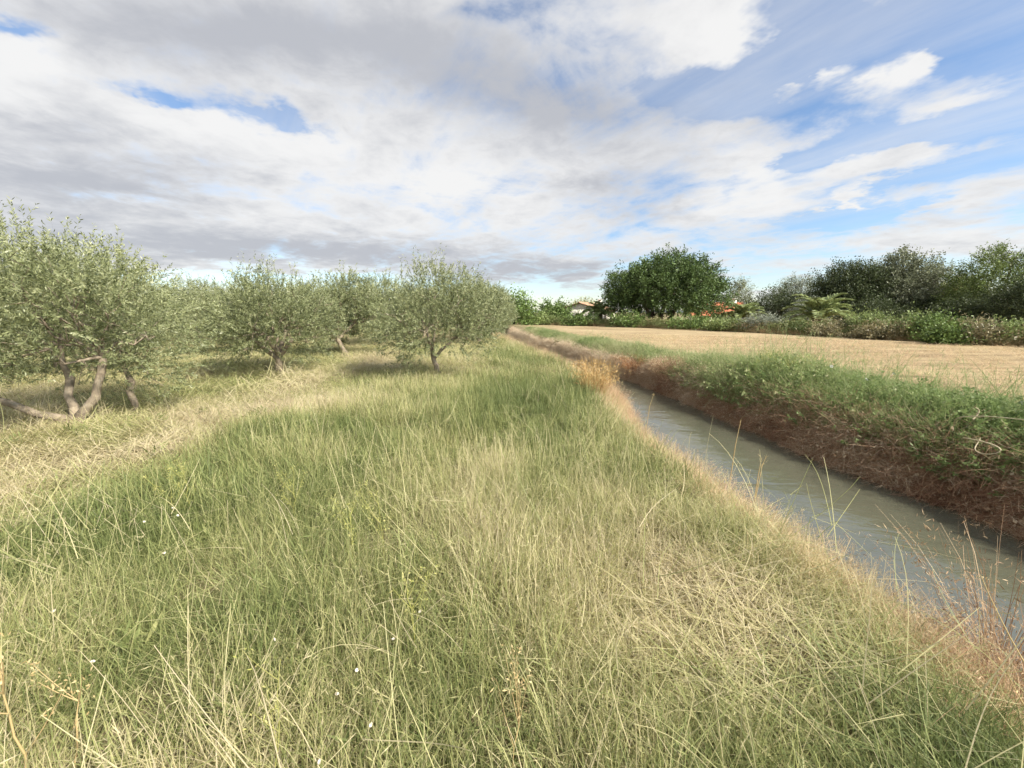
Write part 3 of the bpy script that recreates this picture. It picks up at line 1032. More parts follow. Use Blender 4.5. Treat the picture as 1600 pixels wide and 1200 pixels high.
OL = [olive(101, 2.80, 1.68, v_stems, .22, 2700, .056, (-.75, .1), 24, 110, ((-.5, .7, .74), (-1.4, -.5, .40))),
      olive(102, 2.65, 1.72, post, .36, 2300, .064, (.05, -.2), 24, 60, ((-.32, .25, .60),)),
      olive(103, 2.95, 1.72, slim, .34, 2100, .064, (.0, -.1), 24, 60, ((-.35, .35, .62),)),
      olive(104, 3.05, 1.70, lean, .34, 1700, .085, (.25, 0), 20, 34, ((-.5, .4, .8),))]


def gz(x, y): return float(ground_z(np.array([x]), np.array([y]))[0])


for (k, x, y, rz, s, lab) in (
        (0, -6.15, 5.2, 0.0, 1.0, 'large olive tree at the left edge with low forked stems'),
        (1, -6.0, 9.8, 0.0, 1.0, 'round olive tree with short thick straight trunk behind the left tree'),
        (2, -1.86, 9.6, 0.0, .96, 'olive tree with slim pale trunk nearest the ditch'),
        (3, -6.2, 14.2, 0.2, 1.02, 'olive tree with leaning trunk between two front olive trees'),
        (3, -6.15, 18.6, 2.3, 1.12, 'olive tree with tall upright shoots just behind the slim trunked one')):
    plant_tree('olive_tree', *OL[k], (x, y, gz(x, y)), rz, s, lab, 'olive tree', 'olive trees of the orchard')
for x in (-1.75, -6.1, -10.5, -14.8, -19.1, -23.4, -27.7):
    for y in (9.7, 14.1, 18.5, 22.9, 27.4, 32):
        if (x > -7 and y < 15) or (x == -6.1 and y < 20) or x < -1.25 * y - 3 or (y > 34 and x > -5):
            continue
        xx, yy = x + rng.normal(0, .2), y + rng.normal(0, .2)
        k = int(rng.integers(0, 4)) if y < 15 else int(rng.choice([2, 3, 3, 1]))
        front = x == -10.5 and y < 15
        plant_tree('olive_tree', *OL[k], (xx, yy, gz(xx, yy)), rng.uniform(0, 6.28), rng.uniform(.98, 1.14) * (.97 if x < -7 else 1),
                   'olive tree standing in the rows behind the front trees', 'olive tree', 'olive trees in the back rows')

# ------------------------------------------------------------------ broadleaf trees, shrubs
M_bark2 = plain_mat('dark_bark', lambda: ramp(noise(coords(), 4, 6, .65, .4), [(.3, (.045, .035, .026)), (.7, (.14, .115, .09))]), 0.9)


def fol(name, c, transl=.2):
    """leaf colours from dark to light around c"""
    c = np.array(c)
    return veg_mat(name, [(0, tuple(c * .35)), (.4, tuple(c * .8)), (.75, tuple(c * 1.35)), (1, tuple(np.minimum(c * 2.0 + .02, .6)))], transl, .5, 1.0)


M_mulb = fol('mulberry_leaves', (0.085, 0.130, 0.040))
M_dark = fol('dark_leaves', (.066, .086, .036))
M_grey = fol('poplar_leaves', (.215, .235, .145))
M_yell = fol('willow_leaves', (0.296, 0.296, 0.112))
M_green = fol('green_leaves', (0.160, 0.208, 0.064))
M_silv = fol('silver_leaves', (0.240, 0.264, 0.200))
M_bush = fol('bush_leaves', (0.136, 0.200, 0.056))
M_lime = fol('lime_leaves', (.20, .25, .09))
M_rust = fol('rust_leaves', (.23, .205, .115))


def broad(seed, lobes, trunk, n_spray, k_leaf, leaf, wid, mat, lift=.2, spread=.5, limbs=True, shell=.5, spray=None, base_z=None):
    rg = np.random.default_rng(seed)
    tg, cg = Geo(), Geo()
    C = np.array([l[:3] for l in lobes], float); r = np.array([l[3] for l in lobes], float)
    w = r ** 2 / (r ** 2).sum()
    for st in trunk:
        P = np.array([q[:3] for q in st], float); rad = np.array([q[3] for q in st])
        tg.tube(P, rad, 8)
    if limbs:
        tops = [(np.array(st[-1][:3], float), st[-1][3]) for st in trunk]
        for q, rq in zip(C, r):
            t0, r0 = tops[int(np.argmin([np.linalg.norm(q[:2] - t[0][:2]) for t in tops]))]
            P, rad = limb(t0, q, r0 * .6, r0 * .12, 7, .06, .05, rg)
            tg.tube(P, rad, 5)
            for _ in range(2):
                i = rg.integers(3, 7)
                P2, r2 = limb(P[i], q + unit(rg.normal(size=3) + [0, 0, .5]) * rq * .9, r0 * .2, r0 * .06, 5, .08, 0, rg)
                tg.tube(P2, r2, 4)
    li = rg.choice(len(lobes), n_spray, p=w)
    d = unit(rg.normal(size=(n_spray, 3)) + [0, 0, lift])
    p = C[li] + d * (r[li] * rg.uniform(shell, 1.05, n_spray))[:, None]
    cen = C.mean(0) - [0, 0, r.mean() * .6]
    td = unit(d * .6 + unit(p - cen) * .6 + rg.normal(0, .4, (n_spray, 3)) + [0, 0, lift])
    L = (spray if spray else leaf * 5) * rg.uniform(.6, 1.4, n_spray)
    ti = np.repeat(np.arange(n_spray), k_leaf)
    s = rg.uniform(-.2, 1, len(ti))
    lp = p[ti] + td[ti] * (L[ti] * s)[:, None] + rg.normal(0, 1, (len(ti), 3)) * (L[ti] * .16)[:, None]
    if base_z is not None:
        lp[:, 2] = np.maximum(lp[:, 2], base_z + rg.uniform(0, .3, len(lp)))
    ld = td[ti] * .5 + rg.normal(0, spread, (len(ti), 3))
    st_ = rg.normal(.45, .13, n_spray)
    tone = np.clip(st_[ti] + rg.normal(0, .14, len(ti)) + .10 * (s > .6), 0, 1)
    cg.leaves(lp, ld, leaf * rg.uniform(.7, 1.3, len(ti)), wid * rg.uniform(.7, 1.3, len(ti)), tone, rg, .1)
    return tg.mesh('tree_trunk', M_bark2, True) if trunk else None, cg.mesh('tree_crown', mat)


def dome(n, rx, rz, zc, rl, seed, ry=None, flat=-.25):
    rg = np.random.default_rng(seed)
    out = []
    for k in range(n):
        g = (k + .5) / n
        e = math.asin(flat + (1 - flat) * g)
        a = k * 2.39996 + rg.normal(0, .2)
        f = rg.uniform(.80, 1.0)
        out.append((math.cos(a) * math.cos(e) * rx * f, math.sin(a) * math.cos(e) * (ry or rx) * f, zc + math.sin(e) * rz * f, rl * rg.uniform(.75, 1.25)))
    return out


def pxsize(px, Y): return px / FOC * Y


# big round tree behind the field hedge
Y = 48.0
bx = on(1037, 500, Y)[0]
Rb = pxsize(98, Y) - 1.5
topz = on(1037, 388, Y)[2]
lob = dome(60, Rb - .7, topz - 3.4 - 2.2, 3.4, 1.5, 5, flat=-.30) + [(0, 0, 5, 3.5), (3, 0, 4, 2.5), (-3, 0, 4, 2.5)]
tm, cm = broad(11, lob, [[(-1.6, -.5, -.2, .3), (-2.0, -.5, 1.2, .22), (-2.6, -.4, 2.6, .16)], [(-.6, 0, -.2, .35), (-.3, 0, 1.5, .26), (.2, 0, 3.2, .2)], [(-1.0, .2, -.2, .3), (-1.2, .6, 1.5, .22), (-1.4, 1.2, 3.2, .18)], [(.4, 0, -.2, .3), (1.2, .2, 1.6, .22), (2.4, .3, 3.0, .16)]],
               2700, 28, .25, .11, M_mulb, lift=-.02, spread=.5, spray=.9, shell=.8)
plant_tree('broadleaf_tree', tm, cm, (bx, Y, 0), 0, 1, 'big dark green dome shaped tree beyond the tan field', 'tree')


def far_tree(name, px, top, hw, Y, kind, lab, cat='tree', bottom=505, seed=0, rz=0.0, group=None):
    x = on(px, 490, Y)[0]
    H = on(px, top, Y)[2]
    W = pxsize(hw, Y)
    if kind == 'round':
        rl = W * .34
        rz_ = (H - rl) * .42
        lob = dome(18, W * .68, rz_, H - rl * .95 - rz_, rl, seed, flat=-.7) + [(0, 0, H * .5, W * .5)]
        tr = [[(0, 0, -.2, .22), (.1, 0, H * .2, .17), (.0, 0, H * .4, .12)]]
        return lob, tr, x, H, W
    if kind == 'tall':
        rg = np.random.default_rng(seed)
        lob = []
        for k in range(20):
            t = (k + .5) / 20
            z = H * .16 + (H * .84 - W * .22) * t
            q = W * (.85 * math.sin(PI * min(1, (.18 + .82 * (1 - t)) * .62)) * .8)
            a = k * 2.4
            lob.append((math.cos(a) * q, math.sin(a) * q, z, W * (.42 - .2 * t)))
        tr = [[(0, 0, -.2, .2), (.05, 0, H * .3, .15), (0, 0, H * .6, .09), (0, 0, H * .85, .05)]]
        return lob, tr, x, H, W


def put(name, px, top, hw, Y, kind, mat, lab, seed, n=420, k=26, leaf=.30, wid=.14, lift=.2, shell=.5, cat='tree', group=None, spread=.6, spray=None):
    lob, tr, x, H, W = far_tree(name, px, top, hw, Y, kind, lab, seed=seed)
    tm, cm = broad(seed, lob, tr, n, k, leaf, wid, mat, lift, spread, shell=shell, spray=spray)
    return plant_tree(name, tm, cm, (x, Y, 0), 0, 1, lab, cat, group)


G = 'trees behind the field hedge'
put('broadleaf_tree', 1318, 404, 54, 44, 'round', M_dark, 'dark grey green tree left of the silvery poplar', 21, 1428, 24, 0.176, 0.099, group=G)
put('poplar_tree', 1402, 395, 55, 43, 'round', M_grey, 'silvery grey green poplar with ragged top', 22, 1530, 24, 0.176, 0.106, .25, group=G)
put('poplar_tree', 1455, 408, 36, 50, 'tall', M_grey, 'thin see-through poplar with pale twigs', 23, 433, 22, 0.164, 0.086, .5, .2, group=G, spread=.5)
put('willow_tree', 1492, 432, 42, 47, 'round', M_yell, 'yellow green willow between poplar and tall green tree', 24, 841, 26, 0.176, 0.086, .0, group=G)
put('broadleaf_tree', 1562, 382, 74, 37, 'tall', M_green, 'tall green tree with pointed leaning top near the right edge', 25, 1632, 26, 0.158, 0.080, .35, .3, group=G)
put('broadleaf_tree', 1640, 425, 80, 30, 'round', M_dark, 'dark tree cut by the right edge of the picture', 26, 1326, 26, 0.140, 0.080, group=G)
put('broadleaf_tree', 1215, 458, 60, 52, 'round', M_dark, 'low dark tree above the grey round bush', 27, 841, 24, 0.176, 0.099, group=G)
put('poplar_tree', 1238, 434, 34, 56, 'tall', M_silv, 'slender pointed silvery tree behind the dark low tree', 28, 663, 22, 0.199, 0.086, .5, .3, group=G)
put('poplar_tree', 1152, 438, 20, 80, 'tall', M_grey, 'far thin tree just right of the big dome tree', 29, 382, 22, 0.234, 0.119, .5, .3, group=G)
put('conifer_tree', 1262, 470, 22, 42, 'tall', M_silv, 'small blue grey conifer next to the wide palm', 30, 663, 22, 0.140, 0.053, .1, .3, group=G)
put('broadleaf_tree', 1440, 472, 50, 41, 'round', M_dark, 'dark undergrowth tree below the thin poplar', 31, 918, 24, 0.152, 0.093, group=G)
put('broadleaf_tree', 1520, 470, 52, 35, 'round', M_dark, 'dark undergrowth tree below the yellow willow', 32, 918, 24, 0.140, 0.086, group=G)
put('broadleaf_tree', 1360, 474, 50, 40, 'round', M_dark, 'dark undergrowth tree beside the wide palm', 33, 841, 24, 0.140, 0.086, group=G)
put('shrub_tree', 802, 463, 34, 50, 'round', M_bush, 'dark green shrub beside the olive tree at the ditch end', 34, 260, 24, .26, .15, cat='shrub')
put('shrub_tree', 864, 476, 24, 55, 'round', M_bush, 'round dark green bush left of the white house', 35, 220, 24, .26, .15, cat='shrub')
put('broadleaf_tree', 915, 472, 34, 85, 'round', M_yell, 'pale tree showing behind the white house', 36, 561, 22, 0.234, 0.133, group=G)

# ------------------------------------------------------------------ hedge along the far side of the field
_hp = np.array([at(770, 506), at(830, 507), at(960, 510.5), at(1100, 515.5), at(1240, 523), at(1350, 528.5), at(1480, 536), at(1600, 542), at(1760, 553)])


def hedge_at(px):
    xs = np.array([770, 830, 960, 1100, 1240, 1350, 1480, 1600, 1760])
    return np.stack([np.interp(px, xs, _hp[:, 0]), np.interp(px, xs, _hp[:, 1])], -1)


def hedge_clump(leaf, h, n, dirz=.3):
    g = Geo()
    p = rng.normal(0, .32, (n, 3)) * [1, 1, .8] + [0, 0, h * .45]
    p[:, 2] = np.abs(p[:, 2])
    g.leaves(p, rng.normal(0, .8, (n, 3)) + [0, 0, dirz], leaf * U(.6, 1.4, n), leaf * .5 * U(.6, 1.3, n), np.clip(rng.normal(.45, .2, n), 0, 1), rng, .1)
    return g.mesh('hedge_clump', M_bramble)


hv = [hedge_clump(.17, 1.0, 110) for _ in range(3)]
g_ = [clump(60, .4, .95, .02, (.05, .5), (.1, .9), 3, .4, M_bramble, 0) for _ in range(2)]
n = 2600
px = U(775, 1740, n)
b = hedge_at(px)
tow = unit(b - np.array([[0, 0]]))
dep = U(0, 2.4, n)
xy = b + tow * dep[:, None]
cl = fbm(px, px * 0, 26, 91)
typ = rng.integers(0, 3, n)
grassy = (dep < .7) & (rng.random(n) < .75)
typ[grassy] = rng.integers(3, 5, grassy.sum())
hh = (.55 + .75 * cl) * (.7 + .3 * sstep(0, 1.2, dep)) * U(.75, 1.25, n)
hh = hh * np.interp(px, [770, 900, 1150, 1300, 1750], [.85, .60, .62, .70, .66])
dry = np.clip(np.where(grassy, .80, .22 + .62 * fbm(px, dep * 10, 40, 93)) + rng.normal(0, .08, n), 0, 1)
zz = np.where(grassy, 0, U(0, .45, n) * hh)
scatter('hedgerow', np.column_stack([xy, zz]), hv + g_, typ, np.stack([rng.normal(0, .15, n), rng.normal(0, .15, n), U(0, 6.28, n)], -1),
        np.stack([hh * 1.15, hh * 1.15, hh], -1), dry, 'tangled bramble and dry grass hedge along the far field edge', 'hedge')


def bush(name, px, top, hw, back, mat, lab, seed, n=170, leaf=.16, wid=.09, lift=.3, group=None, cat='bush', spray=None):
    b = hedge_at(np.array([px]))[0]
    b = b + unit(b) * back
    Y = b[1]
    H = on(px, top, Y)[2]
    W = pxsize(hw, Y)
    rl = min(W, H) * .30
    rz_ = (H - rl) * .5
    lob = dome(14, W * .66, rz_, H - rl * .95 - rz_, rl, seed, flat=-.6) + [(0, 0, H * .4, min(W, H) * .4)]
    tm, cm = broad(seed, lob, [[(0, 0, -.1, .06), (0, 0, H * .2, .05), (0, 0, H * .35, .03)]], n, 22, leaf, wid, mat, lift, .6, shell=.5, spray=spray, base_z=.02)
    e = empty(name, (on(px, 490, Y)[0], Y, 0))
    obj('trunk', tm, e)
    obj('foliage', cm, e)
    tag(e, lab, cat, group)


GB = 'bushes of the field hedge'
bush('bush', 1192, 497, 34, 1.6, M_silv, 'round grey green bush between the two palms', 41, 240, .13, .05, .5, GB)
bush('bush', 1487, 517, 22, -.5, M_bush, 'round dark green bush at the field edge below the willow', 42, 180, .12, .08, .2, GB)
bush('bush', 1355, 496, 30, 2.0, M_lime, 'light green spiky bush right of the wide palm', 43, 150, .14, .06, .8, GB)
bush('bush', 1420, 500, 38, 1.8, M_lime, 'light green bush row below the silvery poplar', 44, 170, .14, .06, .8, GB)
bush('bush', 1462, 503, 30, 1.6, M_bush, 'green bush above the dark round bush', 45, 150, .14, .06, .8, GB)
bush('bush', 1575, 515, 34, 1.5, M_lime, 'yellow green bush near the right picture edge', 46, 150, .13, .06, .6, GB)
bush('bush', 1080, 503, 40, .8, M_bush, 'green bush below the orange roof', 47, 170, .17, .09, .3, GB)
bush('bush', 1135, 505, 26, .4, M_lime, 'yellowish bush left of the grey round bush', 48, 130, .16, .09, .3, GB)
bush('bush', 985, 497, 36, 1.2, M_bush, 'green bush at the foot of the big dome tree', 49, 160, .2, .1, .3, GB)
bush('bush', 905, 500, 34, .8, M_bush, 'green bush in front of the white house', 50, 150, .22, .11, .3, GB)
bush('bush', 845, 495, 30, .5, M_lime, 'yellow green bush where the hedge meets the ditch', 51, 150, .22, .11, .3, GB)
bush('bush', 1310, 517, 40, .6, M_rust, 'rust brown dry bush in front of the wide palm', 52, 150, .16, .06, .4, GB)
bush('bush', 1385, 516, 40, .4, M_rust, 'rust brown dry bush below the silvery poplar', 53, 150, .14, .06, .4, GB)
bush('bush', 1535, 516, 26, .2, M_rust, 'brown tuft right of the dark round bush', 54, 120, .14, .05, .7, GB)

# ------------------------------------------------------------------ palms
M_palm = fol('palm_leaflets', (.21, .25, .105), .15)
M_palmt = plain_mat('palm_trunk', lambda: ramp(noise(coords(), 12, 5, .6), [(.3, (.06, .04, .025)), (.7, (.20, .14, .09))]), .95)


def frond_mesh(L, seed):
    rg = np.random.default_rng(seed)
    g = Geo()
    s = np.linspace(0, 1, 12)
    th = R(12) + s ** 1.35 * R(92)
    st = L / 11
    P = np.stack([np.concatenate([[0], np.cumsum(np.sin(th[:-1]) * st)]), 0 * s, np.concatenate([[0], np.cumsum(np.cos(th[:-1]) * st)])], -1)
    g.tube(P, np.linspace(.05, .012, 12), 4, .7)
    m = 46
    t = np.linspace(.12, 1, m)
    for sd in (-1, 1):
        p = np.stack([np.interp(t * 11, np.arange(12), P[:, k]) for k in range(3)], -1)
        tan = unit(np.stack([np.interp(t * 11, np.arange(12), np.gradient(P[:, k])) for k in range(3)], -1))
        up = np.cross(tan, [0, 1, 0]); up = up * np.sign(up[:, 2:3] + 1e-6)
        d = tan * .75 + np.array([0, sd, 0]) * .8 + up * .25 + rg.normal(0, .07, (m, 3)) + [0, 0, -.12]
        g.leaves(p, d, L * .22 * np.sin(PI * (.12 + .82 * t)) ** .6 * rg.uniform(.85, 1.1, m), .085, rg.uniform(.35, .95, m), rg, .0)
    return g.mesh('palm_frond', M_palm)


FR = [frond_mesh(2.0, 61 + k) for k in range(3)]


def palm(px, top, hw, Y, trunk_h, lab, n=34, seed=0):
    rg = np.random.default_rng(seed)
    x = on(px, 490, Y)[0]
    e = empty('palm_tree', (x, Y, 0))
    H = on(px, top, Y)[2]
    W = pxsize(hw, Y)
    s = max(W / 1.75, .3)
    tz = max(H - 1.30 * s, .75)
    g = Geo()
    zz = np.linspace(-.1, tz + .15, 22)
    g.tube(np.stack([0 * zz, 0 * zz, zz], -1), .26 * s * (1 + .14 * (np.arange(22) % 2)) * np.where(zz > tz - .4, 1.25, 1), 10)
    obj('trunk', g.mesh('palm_stem', M_palmt), e)
    for k in range(n):
        f = obj('frond', FR[k % 3], e)
        t = k / n
        f.location = (0, 0, tz)
        f.rotation_euler = (0, R(-8 + 66 * t + rg.normal(0, 6)), k * 2.39996)
        f.rotation_mode = 'XYZ'
        f.scale = (s * rg.uniform(.85, 1.1),) * 3
    tag(e, lab, 'palm tree', 'palms in the gardens')


palm(1280, 464, 46, 35, 1.4, 'wide palm with arching fronds in front of the dark trees', 28, 1)
palm(1160, 472, 34, 46, 1.4, 'palm right of the orange roof', 26, 2)
palm(936, 473, 26, 52, 2.0, 'palm between the white house and the big dome tree', 34, 3)

# ------------------------------------------------------------------ houses
M_wall = plain_mat('white_render', lambda: ramp(noise(coords(), 1.5, 5, .6), [(.3, (.62, .58, .50)), (.7, (.78, .74, .66))]), .9)
M_tile = plain_mat('clay_tiles', lambda: ramp(noise(coords(), 3.5, 6, .7), [(.3, (.36, .115, .06)), (.55, (.52, .185, .10)), (.8, (.60, .30, .19))]), .85)
M_tile2 = plain_mat('weathered_tiles', lambda: ramp(noise(coords(), 3.5, 6, .7), [(.3, (.27, .15, .09)), (.55, (.42, .26, .17)), (.8, (.55, .40, .29))]), .85)
M_glass = plain_mat('dark_glass', lambda: mixc(0.5, (.02, .025, .03), (.03, .03, .035)), .08, None, .6)
M_wood = plain_mat('brown_shutter', lambda: ramp(noise(coords(), 6, 4, .6), [(.3, (.10, .055, .03)), (.7, (.17, .095, .055))]), .7)


def roof_slope(g, e0, e1, r1, r0, pitch=.22):
    """rows of half-round tiles running from the eave e0-e1 up to the ridge r0-r1"""
    e0, e1, r0, r1 = (np.array(q, float) for q in (e0, e1, r0, r1))
    n = max(4, int(np.linalg.norm(e1 - e0) / pitch))
    nr = unit(np.cross(e1 - e0, r0 - e0)); nr = nr * np.sign(nr[2] + 1e-9)
    us = np.linspace(0, 1, n * 4 + 1)
    h = .055 * np.abs(np.sin(np.arange(n * 4 + 1) * PI / 4))
    m = 13
    rows = []
    for q in range(m):
        t = q / (m - 1)
        a, b = e0 + (r0 - e0) * t, e1 + (r1 - e1) * t
        rows.append(a + (b - a) * us[:, None] + nr * (h + .03 + .02 * (q % 2))[:, None])
    V = np.concatenate(rows)
    k = len(us)
    i, j = np.meshgrid(np.arange(m - 1), np.arange(k - 1), indexing='ij')
    f = np.stack([i * k + j, i * k + j + 1, (i + 1) * k + j + 1, (i + 1) * k + j], -1).reshape(-1, 4)
    g.add(V, f)
    lo = [e0, e1, r1, r0]
    g.add(np.array(lo) - nr * .05, [[0, 1, 2, 3]])


def house(name, loc, rz, w, d, h, rh, tile, lab, wins, porch=None):
    e = empty(name, loc, rz)
    g = Geo()
    g.box((-w / 2, -d / 2, -.1), (w / 2, d / 2, h))
    for sx in (-1, 1):                                   # gable triangles with thickness
        x0, x1 = sx * w / 2, sx * (w / 2 - .25)
        g.add([(x0, -d / 2, h), (x0, d / 2, h), (x0, 0, h + rh), (x1, -d / 2, h), (x1, d / 2, h), (x1, 0, h + rh)],
              [(0, 1, 2), (3, 5, 4)]).add([(x0, -d / 2, h), (x0, 0, h + rh), (x1, 0, h + rh), (x1, -d / 2, h)], [(0, 1, 2, 3)])
    obj('wall', g.mesh('house_wall', M_wall), e)
    o, g = .45, Geo()
    k = rh / (d / 2)
    for sy in (-1, 1):
        roof_slope(g, (-w / 2 - .3, sy * (d / 2 + o), h - o * k), (w / 2 + .3, sy * (d / 2 + o), h - o * k), (w / 2 + .3, 0, h + rh), (-w / 2 - .3, 0, h + rh))
    rf = obj('roof', g.mesh('house_roof', tile), e)
    g = Geo()
    xs = np.linspace(-w / 2 - .3, w / 2 + .3, 24)
    g.tube(np.stack([xs, 0 * xs, 0 * xs + h + rh + .06], -1), .11 * (1 + .1 * (np.arange(24) % 2)), 8)
    obj('ridge', g.mesh('roof_ridge', tile), rf)
    g = Geo()
    g.box((w * .22, -d * .22, h + rh * .3), (w * .22 + .5, -d * .22 + .5, h + rh + .55)).box((w * .22 - .06, -d * .22 - .06, h + rh + .55), (w * .22 + .56, -d * .22 + .56, h + rh + .65))
    obj('chimney', g.mesh('chimney', M_wall), rf)
    for (face, c, z0, ww, hh) in wins:
        q = Geo(); p = Geo()
        if face == 'f':
            y0 = -d / 2
            q.box((c - ww / 2 - .08, y0 - .04, z0 - .08), (c - ww / 2, y0 + .02, z0 + hh + .08)).box((c + ww / 2, y0 - .04, z0 - .08), (c + ww / 2 + .08, y0 + .02, z0 + hh + .08))
            q.box((c - ww / 2, y0 - .04, z0 + hh), (c + ww / 2, y0 + .02, z0 + hh + .08)).box((c - ww / 2, y0 - .09, z0 - .08), (c + ww / 2, y0 + .02, z0))
            p.box((c - ww / 2, y0 - .012, z0), (c + ww / 2, y0 + .01, z0 + hh))
        else:
            x0 = -w / 2
            q.box((x0 - .04, c - ww / 2 - .08, z0 - .08), (x0 + .02, c - ww / 2, z0 + hh + .08)).box((x0 - .04, c + ww / 2, z0 - .08), (x0 + .02, c + ww / 2 + .08, z0 + hh + .08))
            q.box((x0 - .04, c - ww / 2, z0 + hh), (x0 + .02, c + ww / 2, z0 + hh + .08)).box((x0 - .09, c - ww / 2, z0 - .08), (x0 + .02, c + ww / 2, z0))
            p.box((x0 - .012, c - ww / 2, z0), (x0 + .01, c + ww / 2, z0 + hh))
        wo = obj('window', q.mesh('window_frame', M_wood), e)
        obj('pane', p.mesh('window_pane', M_glass), wo)
    tag(e, lab, 'house')
    return e


hx = on(919, 490, 60)
house('white_house', (hx[0] + .2, 61, -.75), R(62), 9, 6.4, 2.75, .95, M_tile2, 'white walled house with weathered tiled gable roof left of the dome tree', [('f', -2, .9, 1.0, 1.2), ('f', 1.5, .9, 1.0, 1.2), ('s', 0, 1.0, 1.0, 1.1)])
hx = on(1122, 490, 58)
house('tiled_house', (hx[0] + .6, 58.5, -.75), R(-14), 5.2, 6.2, 2.3, 1.35, M_tile, 'house with bright orange clay tiled roof right of the dome tree', [('f', -1.2, .8, 1.0, 1.1), ('f', 1.0, .8, 1.0, 1.1)])
hx = on(1099, 490, 55)
house('tiled_outbuilding', (hx[0], 56, -.45), R(-14), 2.4, 3.2, 1.75, .75, M_tile, 'small orange tiled outbuilding at the left of the orange roofed house', [('f', 0, .7, .7, .8)])

# ------------------------------------------------------------------ single plants and small things
M_straw = veg_mat('straw_stalks', [(0, (.24, .17, .08)), (.5, (.48, .36, .17)), (1, (.62, .50, .28))], .2, .6, 1.0)
M_redstraw = veg_mat('red_straw', [(0, (.13, .07, .04)), (.5, (.33, .21, .12)), (1, (.60, .46, .29))], .25, .6, 1.0)
M_yelst = veg_mat('yellow_green_stems', [(0, (.22, .24, .06)), (.5, (.36, .37, .11)), (1, (.52, .48, .2))], .25, .6, 1.0)
M_white = plain_mat('chalk_white', lambda: mixc(.5, (.78, .77, .72), (.82, .80, .74)), .6)
M_tuft = veg_mat('golden_tuft', [(0, (.26, .16, .06)), (.5, (.52, .34, .14)), (1, (.66, .50, .25))], .3, .6, 1.0)


def rod(g, P, r0, r1, tone=.5, sides=5):
    P = np.asarray(P, float)
    g.tube(P, np.linspace(r0, r1, len(P)), sides, tone)


def stalk_plant(name, loc, h, mat, lab, cat, seed, n_br=4, r=.004, spread=.35, heads=8, lean=(0, 0), head_len=.017, group=None):
    """branching dry stalk: main stem, side branches and seed heads"""
    rg = np.random.default_rng(seed)
    e = empty(name, loc)
    g, hd = Geo(), Geo()
    s = np.linspace(0, 1, 9)[:, None]
    P = np.array([[0, 0, -.03]]) + s * np.array([[lean[0], lean[1], h]]) + rg.normal(0, .008, (9, 3)) * s
    rod(g, P, r, r * .45, .6)
    tips = [P[-1]]
    for k in range(n_br):
        i = rg.integers(3, 8)
        a = rg.uniform(0, 2 * PI)
        L = h * rg.uniform(.2, .5)
        d = unit(np.array([math.cos(a) * spread * 2, math.sin(a) * spread * 2, 1.0]))
        q = P[i] + d * L * np.linspace(0, 1, 6)[:, None] + np.array([0, 0, 1]) * (np.linspace(0, 1, 6)[:, None] ** 2 * L * .2)
        rod(g, q, r * .6, r * .25, .65)
        tips.append(q[-1]); tips.append(q[3])
    for t in tips:
        m = heads
        hd.leaves(t + rg.normal(0, .012, (m, 3)), rg.normal(0, .7, (m, 3)) + [0, 0, .4], head_len * rg.uniform(.6, 1.3, m), head_len * .3, rg.uniform(.3, 1, m), rg, .2)
    obj('stem', g.mesh('stalk', mat), e)
    tag(obj('seed_heads', hd.mesh('seed_heads', mat), e), kind='stuff')
    tag(e, lab, cat, group)
    return e


def gpt(px, py, z=0.0):
    """ground place under a photo position"""
    p = at(px, py, z)
    return (p[0], p[1], gz(p[0], p[1]))


p = at(45, 1205, .15); stalk_plant('dry_stalk', (p[0], p[1], gz(p[0], p[1])), .60, M_straw, 'branched straw coloured stalk in the bottom left corner', 'dry stalk', 3, 6, .0042, .4, 7, (-.05, .02))
p = at(100, 1215, .1); stalk_plant('dry_stalk', (p[0], p[1], gz(p[0], p[1])), .42, M_straw, 'shorter dry stalk right of the bottom left corner stalk', 'dry stalk', 4, 4, .003, .4, 7, (.06, .05))
p = at(1598, 1215, .0); stalk_plant('dry_stalk', (p[0], p[1], gz(p[0], p[1])), .62, M_straw, 'bare yellow stalk in the bottom right corner', 'dry stalk', 5, 4, .0045, .35, 4, (-.02, .05))
p = at(790, 1215, .1); stalk_plant('dry_stalk', (p[0], p[1], gz(p[0], p[1])), .46, M_straw, 'tan stalks at the bottom edge centre', 'dry stalk', 6, 6, .0025, .12, 6, (.06, .04))
p = at(420, 1215, .1); stalk_plant('dry_stalk', (p[0], p[1], gz(p[0], p[1])), .48, M_yelst, 'pale thin stalk at the bottom edge left of centre', 'dry stalk', 8, 4, .0022, .3, 4, (.02, .1))
for k, (px, py, h) in enumerate(((265, 800, .5), (295, 790, .45), (455, 800, .48), (600, 860, .5), (550, 870, .45), (650, 1000, .45))):
    q = gpt(px, py, .1)
    stalk_plant('flowering_weed', q, h, M_yelst, ('tall yellow green weed in the meadow grass left of the camera axis', 'yellow green weed rising just right of the leftmost tall weed', 'yellow green weed left of the meadow centre',
                'yellow green weed near the meadow centre', 'thin weed beside the central tall weed', 'pale weed in the centre foreground grass')[k], 'weed', 20 + k, 7, .0032, .35, 9, (rng.normal(0, .05), .02), .018)

